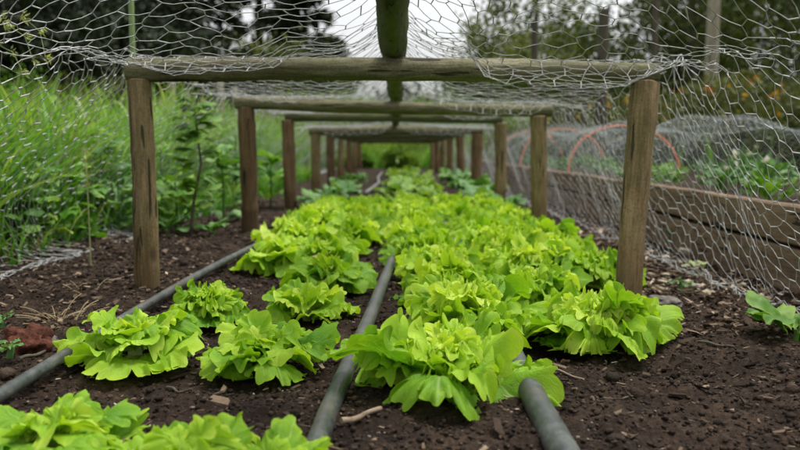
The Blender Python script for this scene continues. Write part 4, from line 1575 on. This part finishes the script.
# ------------------------------------------------------------------ trees and bushes
def crown_points(r, n, c, rad, clumps, shape='round'):
    cc = []
    while len(cc) < clumps:
        d = r.normal(size=3)
        d /= np.linalg.norm(d)
        cc.append(d * r.uniform(.35, 1.0) ** .6)
    cc = np.array(cc)
    k = r.integers(0, clumps, n)
    sz = r.uniform(.16, .34, clumps)
    P = cc[k] + r.normal(size=(n, 3)) * sz[k][:, None] * .62
    tn_ = r.uniform(0, 1, clumps)[k]
    return P * np.array(rad) + np.array(c), tn_, cc * np.array(rad) + np.array(c)


def tree(x, y, h, cr, n, leaf, mat, bark, label, seed, trunk_r=None, crown_frac=.62, cat='tree', group='trees around the garden', clumps=46, name='tree', up=.1):
    r = np.random.default_rng(seed)
    zb = float(ground_base(x, y))
    e = empty(name, (x, y, zb))
    tag(e, label, cat, group)
    tr = trunk_r or h * .018
    ch = h * crown_frac
    cz = h - ch / 2
    g = Geo()
    P, t, cc = crown_points(r, n, (0, 0, cz), (cr, cr, ch / 2), clumps)
    leaf_cards(g, P, leaf, up, .3, .55, t * .8 + .1, seed)
    g.obj('crown', mat, e)
    g = Geo()
    z = np.linspace(-.1, h * .9, 12)
    tube(g, np.stack([tr * 1.2 * np.sin(z * .8 + seed), tr * np.cos(z * .6 + seed), z], -1), tr * np.linspace(1.15, .25, 12), 10, rough=.05, seed=seed)
    for c in cc[:14]:
        z0 = max(h * .25, c[2] - math.hypot(c[0], c[1]) * .8)
        tt = np.linspace(0, 1, 6)[:, None]
        a = np.array([0, 0, z0])
        pts = a + (c - a) * tt
        pts[:, 2] += np.sin(tt[:, 0] * np.pi) * .08 * cr
        tube(g, pts, tr * .32 * np.linspace(1, .25, 6), 6)
    g.obj('trunk', bark, e)
    return e


def conifer(x, y, h, cr, n, leaf, mat, bark, label, seed, group='dark conifers behind the field'):
    r = np.random.default_rng(seed)
    zb = float(ground_base(x, y))
    e = empty('conifer', (x, y, zb))
    tag(e, label, 'conifer', group)
    g = Geo()
    nb = 90
    bz = h * (.10 + .88 * r.uniform(0, 1, nb) ** .9)
    baz = r.uniform(0, 6.28, nb)
    bl = cr * (1 - bz / h) ** .75 * r.uniform(.65, 1.15, nb) + .1
    k = r.integers(0, nb, n)
    s = r.uniform(.12, 1, n) ** .7
    rad = bl[k] * s
    P = np.stack([np.cos(baz[k]) * rad, np.sin(baz[k]) * rad, bz[k] - .22 * bl[k] * s + .05 * s * s * bl[k]], -1) + r.normal(0, .05, (n, 3)) * (cr / 2)
    dirs = np.stack([np.cos(baz[k]), np.sin(baz[k]), np.full(n, -.5)], -1)
    leaf_cards(g, P, leaf, 0, .2, .32, .4, seed, dirs)
    g.obj('crown', mat, e)
    g = Geo()
    tube(g, [(0, 0, -.1), (0.02, 0, h * .5), (0, 0, h * .97)], [h * .017, h * .011, .01], 10)
    g.obj('trunk', bark, e)
    return e


def bush(x, y, w, h, n, leaf, mat, label, seed, group=None, flowers=0, fl_size=.05, name='bush', dz=0.0, cat='bush', fmat='petal'):
    r = np.random.default_rng(seed)
    zb = float(ground_base(x, y)) + dz
    e = empty(name, (x, y, zb))
    tag(e, label, cat, group)
    g = Geo()
    n = int(n * 1.0)
    P, t, cc = crown_points(r, n, (0, 0, h * .5), (w / 2, w / 2, h * .52), 26)
    P = P[P[:, 2] > .01]
    leaf_cards(g, P, leaf, .35, .3, .5, .5, seed)
    g.obj('foliage', mat, e)
    g = Geo()
    for c in cc[:10]:
        tube(g, np.array([(0, 0, -.02), c * (.4, .4, .5), c]), [.012, .008, .004], 5)
    g.obj('stems', M['bark'], e)
    if flowers:
        d = r.normal(size=(flowers, 3))
        d[:, 1] = -abs(d[:, 1])
        d[:, 2] = np.abs(d[:, 2]) * .8 + .1
        d /= np.linalg.norm(d, axis=1, keepdims=True)
        C = d * np.array([w * .52, w * .52, h * .6]) + (0, 0, h * .48)
        first = None
        for c in C:
            if first is None:
                g = Geo()
                leaf_cards(g, np.zeros((9, 3)), fl_size, .2, .1, .75, .5, seed + 1)
                first = fo = g.obj('flower', M[fmat], e)
            else:
                fo = first.copy()
                COL.objects.link(fo)
                fo.parent = e
            fo.location = c
            fo.rotation_euler = tuple(r.uniform(-1, 1, 3))
            fo.scale = (float(r.uniform(.6, 1.3)),) * 3
    return e


# left: dark conifers and broadleaf trees
lc = [(-40, 17, 8.5, 2.6, 'dark conifer beyond the left picture edge'), (20, 15, 7.2, 2.2, 'dark conifer at the far left behind the grass'),
      (75, 18, 9.0, 2.7, 'tall dark conifer left of the pale green cane'), (132, 15.5, 8.0, 2.2, 'dark conifer directly behind the pale green cane'),
      (178, 19, 7.4, 2.4, 'dark conifer above the middle of the nearest crossbar left half'), (262, 22, 8.6, 2.0, 'dark conifer left of the open sky'),
      (308, 21, 5.3, 1.8, 'conifer silhouetted against the open sky, nearest the ridge pole')]
for k, (px_, Y, h, cr, lab) in enumerate(lc):
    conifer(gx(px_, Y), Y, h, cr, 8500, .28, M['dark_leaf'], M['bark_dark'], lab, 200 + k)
lt = [(-10, 13, 3.4, 1.9, 'low dark broadleaf tree at the far left edge'), (50, 13.5, 3.0, 1.8, 'dark broadleaf tree behind the tall grass'),
      (105, 14, 3.0, 1.8, 'dark broadleaf tree left of the nearest post'), (160, 14.5, 2.7, 1.8, 'dark broadleaf tree right of the nearest left post'),
      (222, 16, 2.5, 1.7, 'dark broadleaf tree behind the pale stakes'), (290, 17, 2.4, 1.6, 'dark broadleaf tree behind the third left post')]
for k, (px_, Y, h, cr, lab) in enumerate(lt):
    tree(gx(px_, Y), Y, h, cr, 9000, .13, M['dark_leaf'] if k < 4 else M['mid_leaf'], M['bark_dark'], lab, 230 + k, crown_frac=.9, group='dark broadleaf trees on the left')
# green hedge line at the back of the field
for k, (px_, Y, w, h, lab) in enumerate([(20, 11, 2.4, 1.25, 'olive green bush behind the grass at the far left'), (70, 11.4, 2.2, 1.15, 'olive bush behind the grass left of the cane'),
                                         (115, 11, 2.0, 1.2, 'olive bush behind the grass beside the nearest post')]):
    bush(gx(px_, Y), Y, w, h, 5000, .07, M['olive_leaf'] if k else M['bright_leaf'], lab, 260 + k, 'bushes at the back of the field')
# centre end of the tunnel
for k, (px_, Y, w, h, mt, lab) in enumerate([
        (400, 11.4, .46, .34, 'pale_bush', 'bright green bush closing the far end of the tunnel'),
        (360, 13.4, .50, .30, 'bright_leaf', 'small green bush at the tunnel end, left of the bright one'),
        (330, 14.6, 2.6, 1.25, 'pale_bush', 'green shrub showing above the far left posts'),
        (410, 17, 2.6, .75, 'pale_bush', 'low light green hedge beyond the tunnel end'),
        (420, 18, 2.6, 1.5, 'pale_bush', 'mid green shrub far beyond the tunnel end'),
        (500, 15, 2.0, 1.2, 'pale_bush', 'green shrub showing behind the far right posts'),
        (372, 20, 3.0, 1.5, 'pale_bush', 'far green shrub left of the ridge pole line'),
        (470, 22, 3.0, 1.7, 'bright_leaf', 'far green shrub right of the ridge pole line')]):
    bush(gx(px_, Y), Y, w, h, 4500, .07, M[mt], lab, 270 + k, 'bushes beyond the tunnel end')
# right side trees
rt = [(530, 21, 5.0, 1.7, .15, 'mid_leaf', 'round green tree in the pale sky above the crossbar'),
      (488, 26, 4.2, 1.6, .15, 'mid_leaf', 'lower green tree left of the round one'),
      (575, 16, 3.1, 1.5, .12, 'mid_leaf', 'leafy tree behind the second right post'),
      (672, 17, 4.3, 1.25, .12, 'mid_leaf', 'leafy tree above the tan right post'),
      (690, 15, 6.0, 1.8, .12, 'mid_leaf', 'tall leafy tree right of the tan right post'),
      (745, 17, 7.0, 2.3, .13, 'mid_leaf', 'tall dense tree near the top right corner'),
      (800, 14, 6.0, 2.2, .12, 'mid_leaf', 'tall dense tree at the right picture edge'),
      (850, 17, 7.5, 2.6, .13, 'dark_leaf', 'dark tree beyond the right picture edge'),
      (730, 22, 6.6, 2.0, .14, 'mid_leaf', 'dark tall tree behind the right-hand trees'),
      (696, 24, 4.6, 1.4, .14, 'dark_leaf', 'dark tree behind the tan right post, farthest back'),
      (780, 24, 9.0, 3.0, .14, 'dark_leaf', 'darkest tall tree behind the top right corner'),
      ]
for k, (px_, Y, h, cr, lf, mt, lab) in enumerate(rt):
    tree(gx(px_, Y), Y, h, cr, 5600, lf, M[mt], M['bark'], lab, 300 + k, crown_frac=.78, trunk_r=.10, group='trees on the right', clumps=60)
# bare standing trunks / thick stakes on the right
tk = [(536, 20, 9, .045, 'grey wooden stake seen through the wire right of the ridge'), (603, 9, 7.2, .055, 'tall dark upright pole left of the tan right post'),
      (567, 70, 8.5, .05, 'short brown stake behind the second frame'), (716, -40, 9, .075, 'thick grey trunk rising out of the top right'),
      (657, -30, 12, .05, 'slim bare trunk just right of the tan right post'), (585, 62, 10, .05, 'short stake right of the brown one')]
for k, (px_, py_, Y, rad, lab) in enumerate(tk):
    q = at(px_, py_, Y)
    zb = float(ground_base(q.x, Y))
    stake(q.x, Y, zb - .1, q.z, rad, lab, M['pale_pole'] if k == 3 else M['bark'], 'bare poles on the right', 'bare_pole', (random.uniform(-.1, .1), 0))
# flowering bushes
fb = [(560, 9.5, 1.6, .72, 7, 'low olive bush with a few orange flowers behind the second right post'),
      (612, 9.0, 1.7, .90, 22, 'flowering bush with yellow and orange blooms left of the tan right post'),
      (668, 8.6, 1.7, .92, 9, 'olive bush with few blooms just right of the tan right post'),
      (716, 8.0, 1.6, .98, 18, 'bush thick with orange blooms right of the tan right post'),
      (768, 8.4, 1.8, 1.05, 16, 'bush with yellow blooms near the right picture edge'),
      (815, 7.6, 1.6, .92, 6, 'green bush at the right picture edge behind the netting')]
for k, (px_, Y, w, h, nf, lab) in enumerate(fb):
    bush(gx(px_, Y), Y, w, h, 6000, .065, M['olive_leaf'], lab, 400 + k, 'flowering bushes on the right', nf, .036, 'flowering_bush')
bush(gx(742, 4.2), 4.2, .35, .16, 500, .03, M['kale'], 'white-flowered low plant inside the hooped netting', 420, None, 9, .03, 'white_flower_plant', .17, 'flower', 'white_petal')

# far wood that reads as one mass
geo = Geo()
rw = np.random.default_rng(9)
n = 26000
x = rw.uniform(-45, 45, n)
y = rw.uniform(34, 44, n)
lim = 2.0 + 1.2 * noise3(p3(x, 0 * x), .35, 3) + 1.2 * noise3(p3(x, 0 * x), 1.1, 5) + np.clip((-x - 5) * .25, 0, 5) + np.clip((x - 7) * .25, 0, 4)
z = rw.uniform(0, 1, n) ** .8 * lim + ground_base(x, y)
leaf_cards(geo, np.stack([x, y, z], -1), .5, .2, .3, .6, .4, 4)
tag(geo.obj('far_wood', M['dark_leaf']), 'far dark wood closing the view behind the garden', 'wood', kind='stuff')
